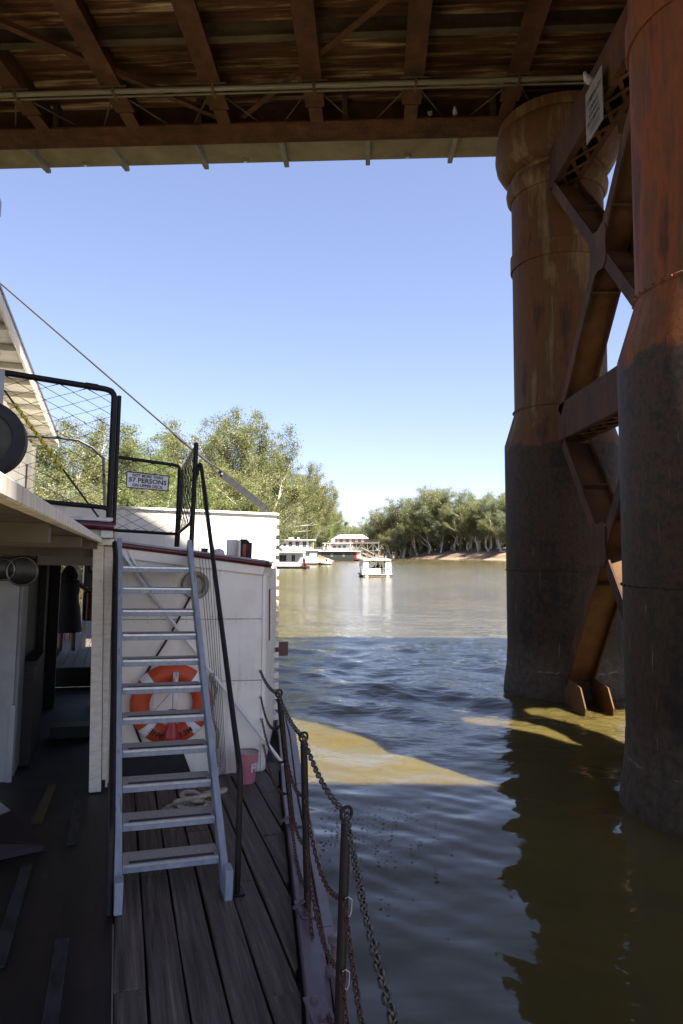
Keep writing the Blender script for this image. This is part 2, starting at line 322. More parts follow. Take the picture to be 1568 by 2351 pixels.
def foliage(name, c, c2, c3):
    m = bpy.data.materials.new(name); m.use_nodes = True; N, L, B = nodeset(m); out = N['Material Output']
    tc = N.new('ShaderNodeTexCoord').outputs['Object']; oi = N.new('ShaderNodeObjectInfo')
    n = noise(N, L, tc, .55, 4); n2 = noise(N, L, tc, 3.2, 2)
    f = math_(N, L, 'ADD', math_(N, L, 'ADD', math_(N, L, 'MULTIPLY', n, .55), math_(N, L, 'MULTIPLY', n2, .3)), math_(N, L, 'MULTIPLY', oi.outputs['Random'], .22))
    col = ramp(N, L, f, [(.32, c), (.52, c2), (.75, c3)]); L.new(col, B.inputs['Base Color']); B.inputs['Roughness'].default_value = .5; B.inputs['Specular IOR Level'].default_value = .4
    tr = N.new('ShaderNodeBsdfTranslucent'); L.new(col, tr.inputs[0]); ms = N.new('ShaderNodeMixShader'); ms.inputs[0].default_value = .45
    L.new(B.outputs[0], ms.inputs[1]); L.new(tr.outputs[0], ms.inputs[2]); L.new(ms.outputs[0], out.inputs[0]); return m
MAT['leaf'] = foliage('gum_leaves', (.112, .13, .048), (.185, .195, .073), (.235, .218, .092))
MAT['leaf_green'] = foliage('bright_gum_leaves', (.1, .15, .042), (.168, .21, .065), (.222, .232, .082))
MAT['leaf_grey'] = foliage('grey_green_leaves', (.12, .15, .075), (.2, .22, .12), (.26, .25, .13))
def bank_mat():
    m = mat('river_bank_soil', (.2, .13, .08), scale=1, rough=.9, bump=0); N, L, B = nodeset(m)
    g = N.new('ShaderNodeNewGeometry').outputs['Position']
    a = noise(N, L, g, .16, 8); b = noise(N, L, g, 1.3, 6)
    soil = ramp(N, L, math_(N, L, 'ADD', math_(N, L, 'MULTIPLY', a, .5), math_(N, L, 'MULTIPLY', b, .5)), [(.36, (.045, .033, .022)), (.48, (.12, .078, .048)), (.6, (.2, .14, .09))])
    sand = ramp(N, L, b, [(.35, (.16, .105, .065)), (.65, (.25, .175, .112))])
    sep = N.new('ShaderNodeSeparateXYZ'); L.new(g, sep.inputs[0]); f = N.new('ShaderNodeMapRange'); f.inputs['From Min'].default_value = 1.3; f.inputs['From Max'].default_value = .5
    L.new(sep.outputs[2], f.inputs[0]); L.new(mix(N, L, f.outputs[0], soil, sand), B.inputs['Base Color'])
    bumpn(N, L, B, b, .6, .2); return m
MAT['bank'] = bank_mat()
def water_mat():
    m = mat('turbid_river_water', (.2, .16, .07), scale=1, rough=.03, bump=0); N, L, B = nodeset(m)
    g = N.new('ShaderNodeNewGeometry').outputs['Position']
    c = ramp(N, L, noise(N, L, g, .12, 4), [(.35, (.063, .049, .0135)), (.65, (.086, .067, .02))]); L.new(c, B.inputs['Base Color'])
    B.inputs['Subsurface Weight'].default_value = 1; B.inputs['Subsurface Radius'].default_value = (1, .8, .4); B.inputs['Subsurface Scale'].default_value = .8      # light spreads in the silt
    B.inputs['IOR'].default_value = 1.333; B.inputs['Specular IOR Level'].default_value = .5
    w1 = noise(N, L, mapping(N, L, g, (.7, 1.5, 1)), 1.3, 2, .4); w2 = noise(N, L, mapping(N, L, g, (1, 1.9, 1), (3, 1, 0)), 6, 3, .5)
    pat = noise(N, L, g, .11, 3)     # calm and ruffled patches
    k = N.new('ShaderNodeMapRange'); k.inputs['From Min'].default_value = .4; k.inputs['From Max'].default_value = .62; k.inputs['To Min'].default_value = .1; k.inputs['To Max'].default_value = 1; L.new(pat, k.inputs[0])
    sy_ = N.new('ShaderNodeSeparateXYZ'); L.new(g, sy_.inputs[0]); wz = N.new('ShaderNodeMapRange'); wz.interpolation_type = 'SMOOTHSTEP'       # paddle wash beyond the shaded pool is choppy
    wz.inputs['From Min'].default_value = 9.5; wz.inputs['From Max'].default_value = 16; wz.inputs['To Min'].default_value = .1; wz.inputs['To Max'].default_value = 1; L.new(sy_.outputs[1], wz.inputs[0])
    w3 = noise(N, L, mapping(N, L, g, (.9, 2.0, 1), (1, 8, 0)), 3.1, 4, .55)
    fine = math_(N, L, 'ADD', math_(N, L, 'MULTIPLY', math_(N, L, 'MULTIPLY', w2, k.outputs[0]), .03), math_(N, L, 'MULTIPLY', w3, .042))
    h = math_(N, L, 'ADD', math_(N, L, 'MULTIPLY', w1, .034), math_(N, L, 'MULTIPLY', fine, wz.outputs[0]))
    bumpn(N, L, B, h, .55, 1.0)
    sp = N.new('ShaderNodeSeparateXYZ'); L.new(g, sp.inputs[0])            # the open reach is ruffled by the breeze, the lee of the bridge is glassy
    rr = N.new('ShaderNodeMapRange'); rr.inputs['From Min'].default_value = 26; rr.inputs['From Max'].default_value = 75; rr.inputs['To Min'].default_value = .03; rr.inputs['To Max'].default_value = .17
    L.new(math_(N, L, 'ADD', sp.outputs[1], math_(N, L, 'MULTIPLY', math_(N, L, 'SUBTRACT', pat, .5), 30)), rr.inputs[0]); L.new(rr.outputs[0], B.inputs['Roughness']); return m
MAT['water'] = water_mat()

# ------------------------------------------------------------------ the river: polar sheet with real swell near the camera
def water_mesh():
    rr = list(np.concatenate([np.linspace(.2, 6, 60), np.geomspace(6.06, 60, 330)[0:], np.geomspace(63, 4000, 40)]))
    fine = np.linspace(R(-36), R(36), 330); rest = np.linspace(R(36), R(324), 74)[1:-1]
    aa = np.concatenate([fine, rest]); nr, na = len(rr), len(aa)
    Rr, Aa = np.meshgrid(np.array(rr), aa, indexing='ij'); X = Rr * np.sin(Aa); Y = Rr * np.cos(Aa)
    Z = np.zeros_like(X); rg = np.random.default_rng(5)
    for i in range(46):
        wl = rg.uniform(.3, 2.6) if i < 34 else rg.uniform(2.5, 6)
        th = rg.normal(R(68), R(34)); k = 2 * math.pi / wl
        bend = rg.uniform(-.02, .02)
        ph = k * (X * math.cos(th) + Y * math.sin(th) + bend * X * X * .5 + .12 * np.sin(X * .7 + Y * .45 + i)) + rg.uniform(0, 6.3)
        amp = .0042 * wl ** .9 * (1.7 if wl < .9 else 1)
        env = .32 + 1.0 * np.exp(-((Y - 19 - .15 * X) / 7.5) ** 2)           # paddle wash runs across beyond the pier
        if wl < .8: env = env * (.35 + .65 * (np.sin(X * .9 + i) * np.sin(Y * .6 + 2 * i) > -.1))
        Z += amp * env * np.sin(ph)
    fade = np.clip((55 - Rr) / 25, 0, 1); Z *= fade
    vs = np.stack([X, Y, Z], -1).reshape(-1, 3)
    i0 = np.arange(nr - 1)[:, None] * na; k = np.arange(na)[None, :]; k2 = (k + 1) % na
    q = np.stack([i0 + k, i0 + k2, i0 + na + k2, i0 + na + k], -1).reshape(-1, 4)[:, ::-1]
    me = bpy.data.meshes.new('river_water'); me.from_pydata(vs.tolist(), [], q.tolist() + [tuple(range(na))])
    me.polygons.foreach_set('use_smooth', [True] * len(me.polygons)); me.materials.append(MAT['water']); return me
setting('river_water', water_mesh())
# ------------------------------------------------------------------ river banks: one ground sheet with the channel cut into it
RIVER = [(-48, -300), (-44, 20), (-40, 70), (-29, 110), (-18, 150), (-11, 190), (-6, 240), (0, 290), (14, 326), (20, 350), (10, 420), (-60, 520), (-50, 545), (30, 440),
         (36, 352), (50, 316), (72, 285), (66, 250), (42, 150), (22, 66), (16.6, 40), (19, 10), (24, -300)]
def river_dist(X, Y):
    P = np.array(RIVER, float); Q = np.roll(P, -1, 0); d = np.full(X.shape, 1e9); ins = np.zeros(X.shape, bool)
    for (ax, ay), (bx, by) in zip(P, Q):
        ex, ey = bx - ax, by - ay; t = np.clip(((X - ax) * ex + (Y - ay) * ey) / (ex * ex + ey * ey), 0, 1)
        d = np.minimum(d, np.hypot(X - ax - t * ex, Y - ay - t * ey))
        c = ((ay > Y) != (by > Y)) & (X < (bx - ax) * (Y - ay) / ((by - ay) if by != ay else 1e-9) + ax); ins ^= c
    return np.where(ins, -d, d)
def ground(X, Y):
    X = np.asarray(X, float); Y = np.asarray(Y, float); d = river_dist(X, Y)
    n = .5 * np.sin(X * .21 + 1) * np.sin(Y * .17) + .3 * np.sin(X * .53 + Y * .4) + .18 * np.sin(X * 1.3) * np.sin(Y * 1.1 + 2)
    h = np.where(d > 0, 5.2 * (1 - np.exp(-np.maximum(d, 0) / 11)) + n * np.clip(d / 6, 0, 1) * .6 + .02 * np.minimum(d, 60), np.maximum(d * .5, -3))
    return h
def bank_mesh():
    xs = np.concatenate([-np.geomspace(3000, 130, 22), np.linspace(-120, 130, 150), np.geomspace(140, 3000, 22)])
    ys = np.concatenate([-np.geomspace(2500, 30, 12), np.linspace(-20, 460, 220), np.geomspace(470, 3500, 24)])
    X, Y = np.meshgrid(xs, ys); Z = ground(X, Y); ny, nx = X.shape
    i = np.arange(ny - 1)[:, None] * nx; k = np.arange(nx - 1)[None, :]
    q = np.stack([i + k, i + k + 1, i + nx + k + 1, i + nx + k], -1).reshape(-1, 4)
    me = bpy.data.meshes.new('river_bank'); me.from_pydata(np.stack([X, Y, Z], -1).reshape(-1, 3).tolist(), [], q.tolist())
    me.polygons.foreach_set('use_smooth', [True] * len(me.polygons)); me.materials.append(MAT['bank']); return me
setting('river_bank', bank_mesh())

# ------------------------------------------------------------------ the iron road bridge overhead (frame BRG: x along, y across, z over the eye)
bridge = thing('road_bridge', 'rusty iron road bridge deck with cross girders and pale footpath slab overhead', 'bridge', (0, 14.5, 11.7), BRG)
ZB, ZD, VF, VN = 11.72, 12.56, 18.4, 9.93
US = [-9.06 + 2.535 * k for k in range(-4, 12)]
U0, U1 = -44, 44
for vc in (VF, VN):
    g = part(bridge, 'main_girder', MB().box((U0, vc - .45, ZB), (U1, vc + .45, ZB + .05)).box((U0, vc - .02, ZB + .05), (U1, vc + .02, ZD + .25)).box((U0, vc - .45, ZD + .25), (U1, vc + .45, ZD + .3)), MAT['girder'])
    if vc == VF:
        rv = MB()
        for row in (-.38, -.3, -.13, .13, .3, .38):
            for k in range(150):
                u = -13.4 + k * .128 + (.064 if abs(row) == .3 else 0); rv.add([(u-.022, vc+row-.022, ZB+.001), (u+.022, vc+row-.022, ZB+.001), (u+.022, vc+row+.022, ZB+.001), (u-.022, vc+row+.022, ZB+.001), (u, vc+row, ZB-.02)], [(0,1,4),(1,2,4),(2,3,4),(3,0,4)])
        ro = part(bridge, 'rivets', rv, MAT['girder'], g); ro['kind'] = 'stuff'
        for u in np.arange(-12.85, 6.5, 4.05):
            part(bridge, 'web_stiffener', MB().box((u - .07, vc - .34, ZB + .052), (u + .07, vc - .022, ZD + .2)), MAT['girder_pale'], g)
for i, u in enumerate(US):
    cg = MB().box((u - .25, VN + .46, ZB - .02), (u + .25, 17.3, ZB + .03)).box((u - .175, 17.3, ZB - .035), (u + .175, VF - .453, ZB + .015))
    cg.box((u - .02, VN + .46, ZB + .03), (u + .02, VF - .03, ZD))
    part(bridge, 'cross_girder', cg, MAT['girder'])
STR = (12.9, 15.35)
for v in STR:
    for i in range(len(US) - 1):
        part(bridge, 'stringer', MB().box((US[i] + .03, v - .1, ZD - .46), (US[i+1] - .03, v + .1, ZD - .43)).box((US[i] + .03, v - .015, ZD - .43), (US[i+1] - .03, v + .015, ZD - .004)), MAT['girder_pale'])
def deck_plate(u0, u1, v0, v1):
    m = MB(); n = 26; vs = []
    for j in range(n + 1):
        v = v0 + (v1 - v0) * j / n; z = ZD + .03 * math.cos(j * math.pi * .5) - random.uniform(0, .006)
        vs += [(u0, v, z), (u1, v, z)]
    m.add(vs, [(2*j, 2*j+1, 2*j+3, 2*j+2) for j in range(n)]); m.box((u0, v0, ZD + .05), (u1, v1, ZD + .2)); return m
rows = (VN + .02, 12.9, 15.35, VF - .02)
for i in range(len(US) - 1):
    for j in range(3): part(bridge, 'deck_plate', deck_plate(US[i] + .021, US[i+1] - .021, rows[j] + .016, rows[j+1] - .016), MAT['soffit_rust'])
part(bridge, 'roadway', MB().box((U0, VN, ZD + .31), (U1, VF, ZD + .6)), MAT['concrete'])
for a, b in ((U0, US[0] - .03), (US[-1] + .03, U1)): part(bridge, 'deck_plate', MB().box((a, VN + .02, ZD + .02), (b, VF - .02, ZD + .2)), MAT['soffit_rust'])
# footpath slabs, one per bay, on tapered brackets
BU = [-10.257 + 2.545 * k for k in range(-4, 12)]
for i in range(len(BU) - 1):
    part(bridge, 'footpath_slab', MB().box((BU[i] + .004, VF + .03, 12.2), (BU[i+1] - .004, 20.635, 12.36)), MAT['concrete'])
for a, b in ((U0, BU[0]), (BU[-1], U1)): part(bridge, 'footpath_slab', MB().box((a, VF + .03, 12.2), (b, 20.635, 12.36)), MAT['concrete'])
for u in BU:
    part(bridge, 'bracket', MB().hexa([(u-.07, VF+.03, 11.85), (u+.07, VF+.03, 11.85), (u+.07, 20.72, 12.07), (u-.07, 20.72, 12.07), (u-.07, VF+.03, 12.19), (u+.07, VF+.03, 12.19), (u+.07, 20.72, 12.19), (u-.07, 20.72, 12.19)]), MAT['bracket'])
part(bridge, 'footpath_slab', MB().box((U0, 7.8, 12.2), (U1, VN - .03, 12.36)), MAT['concrete'])
for u in (-8.962, -3.879, 1.139):
    l = part(bridge, 'light_fitting', MB().lathe([(.12, 12.199), (.11, 12.15), (.06, 12.12)], 14, (u, 20.46, 0)), MAT['bracket'], smooth=True)
    part(bridge, 'lens', MB().lathe([(.055, 12.118), (.03, 12.10), (0.001, 12.098)], 10, (u, 20.46, 0)), MAT['sign_white'], l)
# plan bracing (angles) and thin tie rods
for p, q in (((-11.9, 11.3), (-4.15, 17.88)), ((3.2, 11.2), (-3.5, 17.88)), ((-11.9, 17.8), (-18.5, 11.3)), ((10.5, 17.8), (4.2, 11.3))):
    part(bridge, 'diagonal_brace', MB().beam((*p, ZB + .13), (*q, ZB + .13), .16, .02).beam((p[0]+.07, p[1], ZB + .2), (q[0]+.07, q[1], ZB + .2), .02, .12), MAT['girder'])
for u in US[2:14]:
    for s in (-1, 1):
        part(bridge, 'tie_rod', MB().tube([(u + s * .24, 16.9, ZB + .05), (u + s * 1.0, 18.3, ZB + .18)], .022, 6), MAT['girder_pale'])
pb = (0, 16.42, 11.5)
pp = thing('service_pipe', 'pale service pipe with thin conduit slung beneath the bridge cross girders', 'pipe', pb, BRG)
part(pp, 'pipe', MB().tube([(-20, 16.35, 11.62), (24, 16.35, 11.62)], .062, 12), MAT['pipe'], smooth=True)
part(pp, 'conduit', MB().tube([(-20, 16.52, 11.6), (24, 16.52, 11.6)], .026, 8), MAT['pipe'], smooth=True)
for u in US:
    part(pp, 'pipe_clamp', MB().box((u + .02, 16.25, 11.53), (u + .08, 16.6, 11.69)).box((u - .35, 16.24, 11.692), (u + .4, 16.3, 11.698)), MAT['girder_pale'])

# neighbouring rail bridge over the camera: not in view, but its shadow lies on the boat and the water
rb = thing('rail_bridge', 'second parallel bridge deck passing over the moored boat, shading its foredeck', 'bridge', (0, -1, 11), BRG)
part(rb, 'deck', MB().box((-60, -5.0, 11.3), (60, 2.73, 11.8)), MAT['concrete'])
for v in (-3.4, .9): part(rb, 'girder', MB().box((-60, v - .25, 9.9), (60, v + .25, 11.298)), MAT['girder'])

# ------------------------------------------------------------------ iron piers (camera frame coordinates, z over the eye)
def pier(x, y, label, pm='pier'):
    t = thing('bridge_pier', label, 'bridge pier', (x, y, -EYE), CAMF, 'iron piers of the road bridge')
    n = 72; c = (x, y, 0)
    part(t, 'shaft', MB().lathe([(1.476, -2.62), (1.476, -.2), (1.476, 2.85), (1.2, 3.75), (1.2, 6.5), (1.2, 9.4), (1.2, 10.3)], n, c), MAT[pm], smooth=True)
    part(t, 'base_flare', MB().lathe([(1.3, -8), (1.62, -8), (1.6, -3.75), (1.57, -3.45), (1.50, -2.95), (1.484, -2.6)], n, c), MAT[pm], smooth=True)
    for z0, z1, r in ((7.62, 8.05, 1.25), (3.72, 3.79, 1.235), (-.5, -.46, 1.485)):
        part(t, 'flange_ring', MB().lathe([(1.19 if z0 > 3.7 else 1.47, z0), (r - .015, z0), (r, z0 + .015), (r, z1 - .015), (r - .015, z1), (1.19 if z0 > 3.7 else 1.47, z1)], n, c), MAT[pm], smooth=True)
    part(t, 'torus_ring', MB().lathe([(1.19, 9.55), (1.24, 9.56), (1.31, 9.66), (1.335, 9.82), (1.31, 9.98), (1.24, 10.08), (1.19, 10.09)], n, c), MAT[pm], smooth=True)
    part(t, 'capital', MB().lathe([(1.19, 10.2), (1.3, 10.22), (1.46, 10.36), (1.58, 10.58), (1.62, 10.82), (1.6, 11.1), (1.58, 11.3), (1.52, 11.36), (1.52, 11.66), (.5, 11.68)], n, c), MAT[pm], smooth=True)
    bolts = MB()
    for k in range(48):
        a = 2 * math.pi * k / 48
        for z in (-.48, 3.755): bolts.blob((x + (1.49 if z < 0 else 1.24) * math.cos(a), y + (1.49 if z < 0 else 1.24) * math.sin(a), z), .02, 6, 4)
    b = part(t, 'bolts', bolts, MAT[pm]); b['kind'] = 'stuff'
    return t
PF, PN = (5.88, 18.15), (5.57, 9.72)
pier(*PF, 'far rusty iron bridge pier standing whole in the water, flared capital on top')
pier(*PN, 'near iron bridge pier at the right edge, orange rust above black tar', 'pier_orange')

# ------------------------------------------------------------------ bracing between the piers
XL, XR = 5.36, 5.98
br = thing('pier_bracing', 'riveted cross bracing and lattice struts between the two iron piers', 'bracing', (5.67, 14.3, -EYE), CAMF)
def strut(z0, z1, y0, y1):
    side = []
    for x in (XL, XR):
        s = 1 if x == XL else -1
        o = part(br, 'side_plate', MB().box((x - .02, y0, z0), (x + .02, y1, z1)).box((min(x, x + s * .14), y0, z0 - .022), (max(x, x + s * .14), y1, z0 - .002)).box((min(x, x + s * .14), y0, z1 + .002), (max(x, x + s * .14), y1, z1 + .022)), MAT['brace']); side.append(o)
    n = 9; dy = (y1 - y0) / n
    for i in range(n):
        a, b = y0 + i * dy, y0 + (i + 1) * dy
        part(br, 'lattice_bar', MB().beam((XL + .1, a, z0 - .03), (XR - .1, b, z0 - .03), .09, .012), MAT['brace_plate'], side[0])
        part(br, 'lattice_bar', MB().beam((XL + .1, b, z0 - .045), (XR - .1, a, z0 - .045), .09, .012), MAT['brace_plate'], side[0])
strut(9.3, 10.25, 10.82, 17.05); strut(2.73, 3.6, 10.95, 16.75)
def diagonal(p, q, cuts):      # (y, z) ends; two flange strips with a web plate between them
    d = Vector((0, q[0] - p[0], q[1] - p[1])); ln = d.length; d.normalize(); up = Vector((1, 0, 0)).cross(d)
    fl = []
    for x in (XL, XR):
        fl.append(part(br, 'flange_strip', MB().beam((x, *p), (x, *q), .04, .27, up=up), MAT['brace']))
    segs = [0] + cuts + [ln]
    for a, b in zip(segs[:-1], segs[1:]):
        m = (Vector((0, *p)) + d * ((a + b) / 2))
        part(br, 'web_plate', MB().beam((XL + .025, *(Vector((0, *p)) + d * (a + .012)).yz), (XL + .025, *(Vector((0, *p)) + d * (b - .012)).yz), .001, .001) if False else
             MB().plate([V(XL + .022, *(V(0, *p) + d * (a + .01)).yz), V(XR - .022, *(V(0, *p) + d * (a + .01)).yz), V(XR - .022, *(V(0, *p) + d * (b - .01)).yz), V(XL + .022, *(V(0, *p) + d * (b - .01)).yz)], up * .025), MAT['brace_plate'])
    for c in cuts:
        k = V(0, *p) + d * c
        for s in (-1, 1):
            part(br, 'stiffener', MB().beam((XL + .024, *(k + up * (.075 * s)).yz), (XR - .024, *(k + up * (.075 * s)).yz), .05, .12, up=up), MAT['brace'])
diagonal((16.75, 9.2), (10.95, 3.3), [1.75, 3.25, 5.2]); diagonal((10.8, 9.6), (16.55, 2.95 + .45), [1.7, 3.6, 5.4])
diagonal((16.35, 2.62), (11.3, -3.1), [1.6, 3.15, 4.9]); diagonal((11.3, 3.4 - .01), (16.6, -3.1), [1.7, 3.5, 5.2])
for yc, zc in ((13.86, 6.25), (14.2, .15)):      # crossing gussets with hollowed corners
    for x in (XL, XR):
        s = -1 if x == XL else 1; pts = []
        for k in range(24):
            a = 2 * math.pi * k / 24; r = .36 + .16 * abs(math.cos(2 * (a - R(45))) ) ** 1.0 if False else .34 + .2 * (abs(math.cos(a + R(45))) ** 6 + abs(math.cos(a - R(45))) ** 6)
            pts.append((x + s * .023, yc + r * math.cos(a), zc + r * math.sin(a) * 1.08))
        part(br, 'gusset_plate', MB().plate(pts, (s * .018, 0, 0)), MAT['brace'])
for x in (XL, XR):               # broken strut stubs at the waterline
    part(br, 'stub_plate', MB().plate([(x, 16.9, -2.95), (x, 15.55, -3.05), (x, 15.25, -3.45), (x, 15.35, -3.9), (x, 16.9, -3.8)], (.03, 0, 0)), MAT['brace_plate'])
# horizontal girts on the pier faces
sg = thing('warning_sign', 'grubby white sign prohibiting climbing, hung on the upper lattice strut', 'sign', (5.2, 13.5, 8.55), CAMF)
part(sg, 'board', MB().box((5.19, 13.09, 8.6), (5.21, 14.0, 9.71)), MAT['sign_old'], bevel=.004)
for s, z, sz, w in (('CLIMBING ON', 9.42, .15, .8), ('JUMPING', 9.22, .13, .5), ('FROM BRIDGE', 9.08, .1, .58), ('PROHIBITED', 8.93, .14, .72)):
    text(sg, s, sz, axes((5.187, 13.545, z), (0, -1, 0), (0, 0, 1), (-1, 0, 0)), MAT['ink'], width=w)
for z in (8.81, 8.75, 8.69):     # fine print, too small to read
    part(sg, 'small_print', MB().box((5.187, 13.25, z), (5.189, 13.8, z + .022)), MAT['ink'])
part(sg, 'hanger', MB().box((5.211, 13.2, 9.3), (5.34, 13.24, 9.36)).box((5.211, 13.85, 9.3), (5.34, 13.89, 9.36)), MAT['girder'])
def bird(p, frame, yaw, label, sc=1.0):
    t = thing('pigeon', label, 'bird', p, frame, 'pigeons roosting under the bridge'); t.base = (0, 0, 0)
    t.o.matrix_world = frame @ Matrix.Translation(p) @ Matrix.Rotation(yaw, 4, 'Z') @ Matrix.Scale(sc, 4)
    m = MB(); m.tube([(-.17, 0, .05), (-.09, 0, .085), (0, 0, .11), (.06, 0, .14), (.085, 0, .18), (.1, 0, .215), (.115, 0, .225)], [.012, .035, .06, .058, .034, .03, .012], 10)
    part(t, 'body', m, MAT['bird'], smooth='all'); part(t, 'beak', MB().tube([(.122, 0, .222), (.148, 0, .214)], [.008, .002], 6), MAT['ink'])
    for s in (-1, 1):
        part(t, 'wing', MB().blob((-.03, s * .055, .11), (.1, .012, .04), 10, 6), MAT['bird'], smooth='all'); part(t, 'leg', MB().tube([(.0, s * .02, .06), (.0, s * .02, 0)], .004, 5), MAT['brick_red'])
bird((1.62, 17.97, ZB + .052), BRG, R(80), 'pale pigeon perched on the girder flange, left of its companion')
bird((2.29, 17.97, ZB + .052), BRG, R(-100), 'pale pigeon perched on the girder flange, nearest the far pier capital')
bird((5.2, 13.75, 9.712), CAMF, R(200), 'pinkish white bird perched on top of the warning sign', 1.3)

# ================================================================== the paddle boat we stand on (SHIP frame: x right, y along, z over the eye)
DZ = -2.3
IN_S = [0.2, 1.5, 2.6, 3.58, 4.26, 5.29, 6.45, 8.4, 9.6, 12]; IN_T = [.15, .5, .8, 1.03, 1.16, 1.36, 1.577, 1.99, 2.2, 2.4]
def gin(s): return float(np.interp(s, IN_S, IN_T))
boat = thing('paddle_boat', 'cream paddle boat with plank deck and maroon trim, seen from its foredeck', 'boat', (0, 7, -3.5))
# hull sides and dark structure under the planks
SS = [.2, 1.0, 1.8, 2.6, 3.4, 4.3, 5.3, 6.4, 7.4, 8.4, 9.6, 12, 20]
hb = MB(); vs = []
for s in SS:
    o = gin(min(s, 12)) + .2
    vs += [(o, s, -2.22), (o - .1, s, -4.2), (-3.2, s, -4.2), (-3.4, s, -2.5)]
n = len(SS); hb.add(vs, [(4*i+a, 4*i+4+a, 4*i+4+b, 4*i+b) for i in range(n-1) for a, b in ((0, 1), (1, 2), (2, 3))] + [(0, 1, 2, 3)])
part(boat, 'hull', hb, MAT['hull'])
dk = MB(); vs = []
for s in SS[:-1]: vs += [(.05, s, DZ - .07), (gin(s) + .02, s, DZ - .07)]
dk.add(vs, [(2*i, 2*i+1, 2*i+3, 2*i+2) for i in range(len(SS)-2)])
deck = part(boat, 'deck', dk, MAT['black'])
# deck planks: the gaps are real; the outer ones are cut along the gunwale
edges = [.075, .25, .445, .64, .835, 1.03, 1.225, 1.42, 1.615, 1.81]
for i in range(len(edges) - 1):
    a, b = edges[i] + .006, edges[i+1] - .008
    s_in = 0.3 if gin(.3) > b else float(np.interp(b + .02, IN_T, IN_S))
    cutp = {0: [3.9], 1: [5.2], 2: [6.6], 3: [5.9], 4: [4.95]}.get(i, [])
    s_a = float(np.interp(a + .04, IN_T, IN_S)) if a + .04 > .15 else .3
    runs = [s_in] + [c for c in cutp if c > s_in] + [7.33]
    for j in range(len(runs) - 1):
        s0, s1 = runs[j] + (.004 if j else 0), runs[j+1] - .004; dz = random.uniform(-.006, .006); w = random.uniform(-.003, .003); m = MB(); N_ = 9; vs = []
        for k in range(N_):
            s = s0 + (s1 - s0) * k / (N_ - 1); e = .0025 * math.sin(3.1 * s + i * 2) + random.uniform(-.0015, .0015)
            vs += [(a + e, s, DZ - .05), (b + e + w, s, DZ - .05), (b + e + w, s, DZ + dz - .006), (b + e + w - .008, s, DZ + dz), (a + e + .008, s, DZ + dz), (a + e, s, DZ + dz - .006)]
        m.add(vs, [(6*k+q, 6*k+(q+1) % 6, 6*k+6+(q+1) % 6, 6*k+6+q) for k in range(N_-1) for q in range(6)] + [tuple(range(5, -1, -1)), tuple(6*(N_-1)+q for q in range(6))])
        part(boat, 'plank', m, MAT['plank'], deck)
    if s_a < s_in - .1:     # the tapering cut end against the gunwale
        part(boat, 'plank', MB().plate([(a, s_a, DZ - .05), (gin(s_a + .02) - .02, s_a + .03, DZ - .05), (b, s_in, DZ - .05), (a, s_in, DZ - .05)], (0, 0, .05)), MAT['plank'], deck)
nails = MB()
for i in range(len(edges) - 1):
    for k in range(16):
        s = .9 + k * .42; 
        for t in (edges[i] + .04, edges[i+1] - .045):
            if gin(s) > t + .05 and s < 7.3: nails.lathe([(.0001, DZ + .0075), (.006, DZ + .007)], 6, (t + random.uniform(-.012, .012), s + random.uniform(-.015, .015), 0))
part(boat, 'nail_heads', nails, MAT['dark'], deck)['kind'] = 'stuff'
# gunwale boards with a shadow gap, and wear
def strip(off0, off1, z0, z1, s0, s1, k=7):
    m = MB(); vs = []
    for i in range(k + 1):
        s = s0 + (s1 - s0) * i / k; g = gin(s); vs += [(g + off0, s, z0), (g + off1, s, z0), (g + off1, s, z1), (g + off0, s, z1)]
    return m.add(vs, [(4*i+a, 4*i+4+a, 4*i+4+(a+1) % 4, 4*i+(a+1) % 4) for i in range(k) for a in range(4)] + [(0,1,2,3), (4*k+3, 4*k+2, 4*k+1, 4*k)])
for s0, s1 in ((.3, 3.1), (3.105, 5.6), (5.605, 9.4)):
    part(boat, 'gunwale_board', strip(0, .135, DZ - .05, -2.225, s0, s1, 10), MAT['gunwale'], bevel=.006)
for s0, s1 in ((.3, 4.05), (4.055, 6.6), (6.605, 9.6)):
    part(boat, 'gunwale_board', strip(.14, .215, DZ - .3, -2.21, s0, s1, 10), MAT['gunwale'], bevel=.006)
for s in (3.35, 4.3, 5.7):
    part(boat, 'bolt_plate', MB().box((gin(s) + .005, s - .11, -2.224), (gin(s) + .12, s + .11, -2.212)), MAT['gunwale'], bevel=.004)
    for d in (-.07, .07): part(boat, 'bolt', MB().lathe([(.02, -2.212), (.02, -2.2), (.012, -2.195)], 8, (gin(s) + .055, s + d, 0)), MAT['gunwale'], smooth=True)
# dark tarred fore hatch left of the planks
part(boat, 'hatch_floor', MB().box((-3.3, .3, DZ - .06), (.068, 7.4, DZ - .012)), MAT['plate'])
for a, b in (((-.60, 6.42), (-.545, 7.4)),):
    part(boat, 'edge_strip', MB().hexa([(a[0], a[1], DZ-.011), (a[0]+.09, a[1], DZ-.011), (b[0]+.07, b[1], DZ-.011), (b[0], b[1], DZ-.011), (a[0], a[1], DZ+.004), (a[0]+.09, a[1], DZ+.004), (b[0]+.07, b[1], DZ+.004), (b[0], b[1], DZ+.004)]), mat('mustard_strip', (.05, .037, .011), (.08, .06, .02), scale=6))
for i, (t0, s0, s1) in enumerate(((-.29, 5.9, 7.2), (-.57, 4.3, 5.6), (-.25, 3.5, 4.5))):
    part(boat, 'worn_batten', MB().box((t0, s0, DZ - .011), (t0 + .075, s1, DZ + .006)), mat('worn_batten_%d' % i, (.009, .008, .008), (.03, .029, .028), scale=5, stretch=(2, 1, 1), rough=.6, lo=.42, hi=.55), bevel=.003)
part(boat, 'edge_strip', MB().box((.069, .5, DZ - .02), (.077, 4.6, DZ - .004)), MAT['sign_old'])
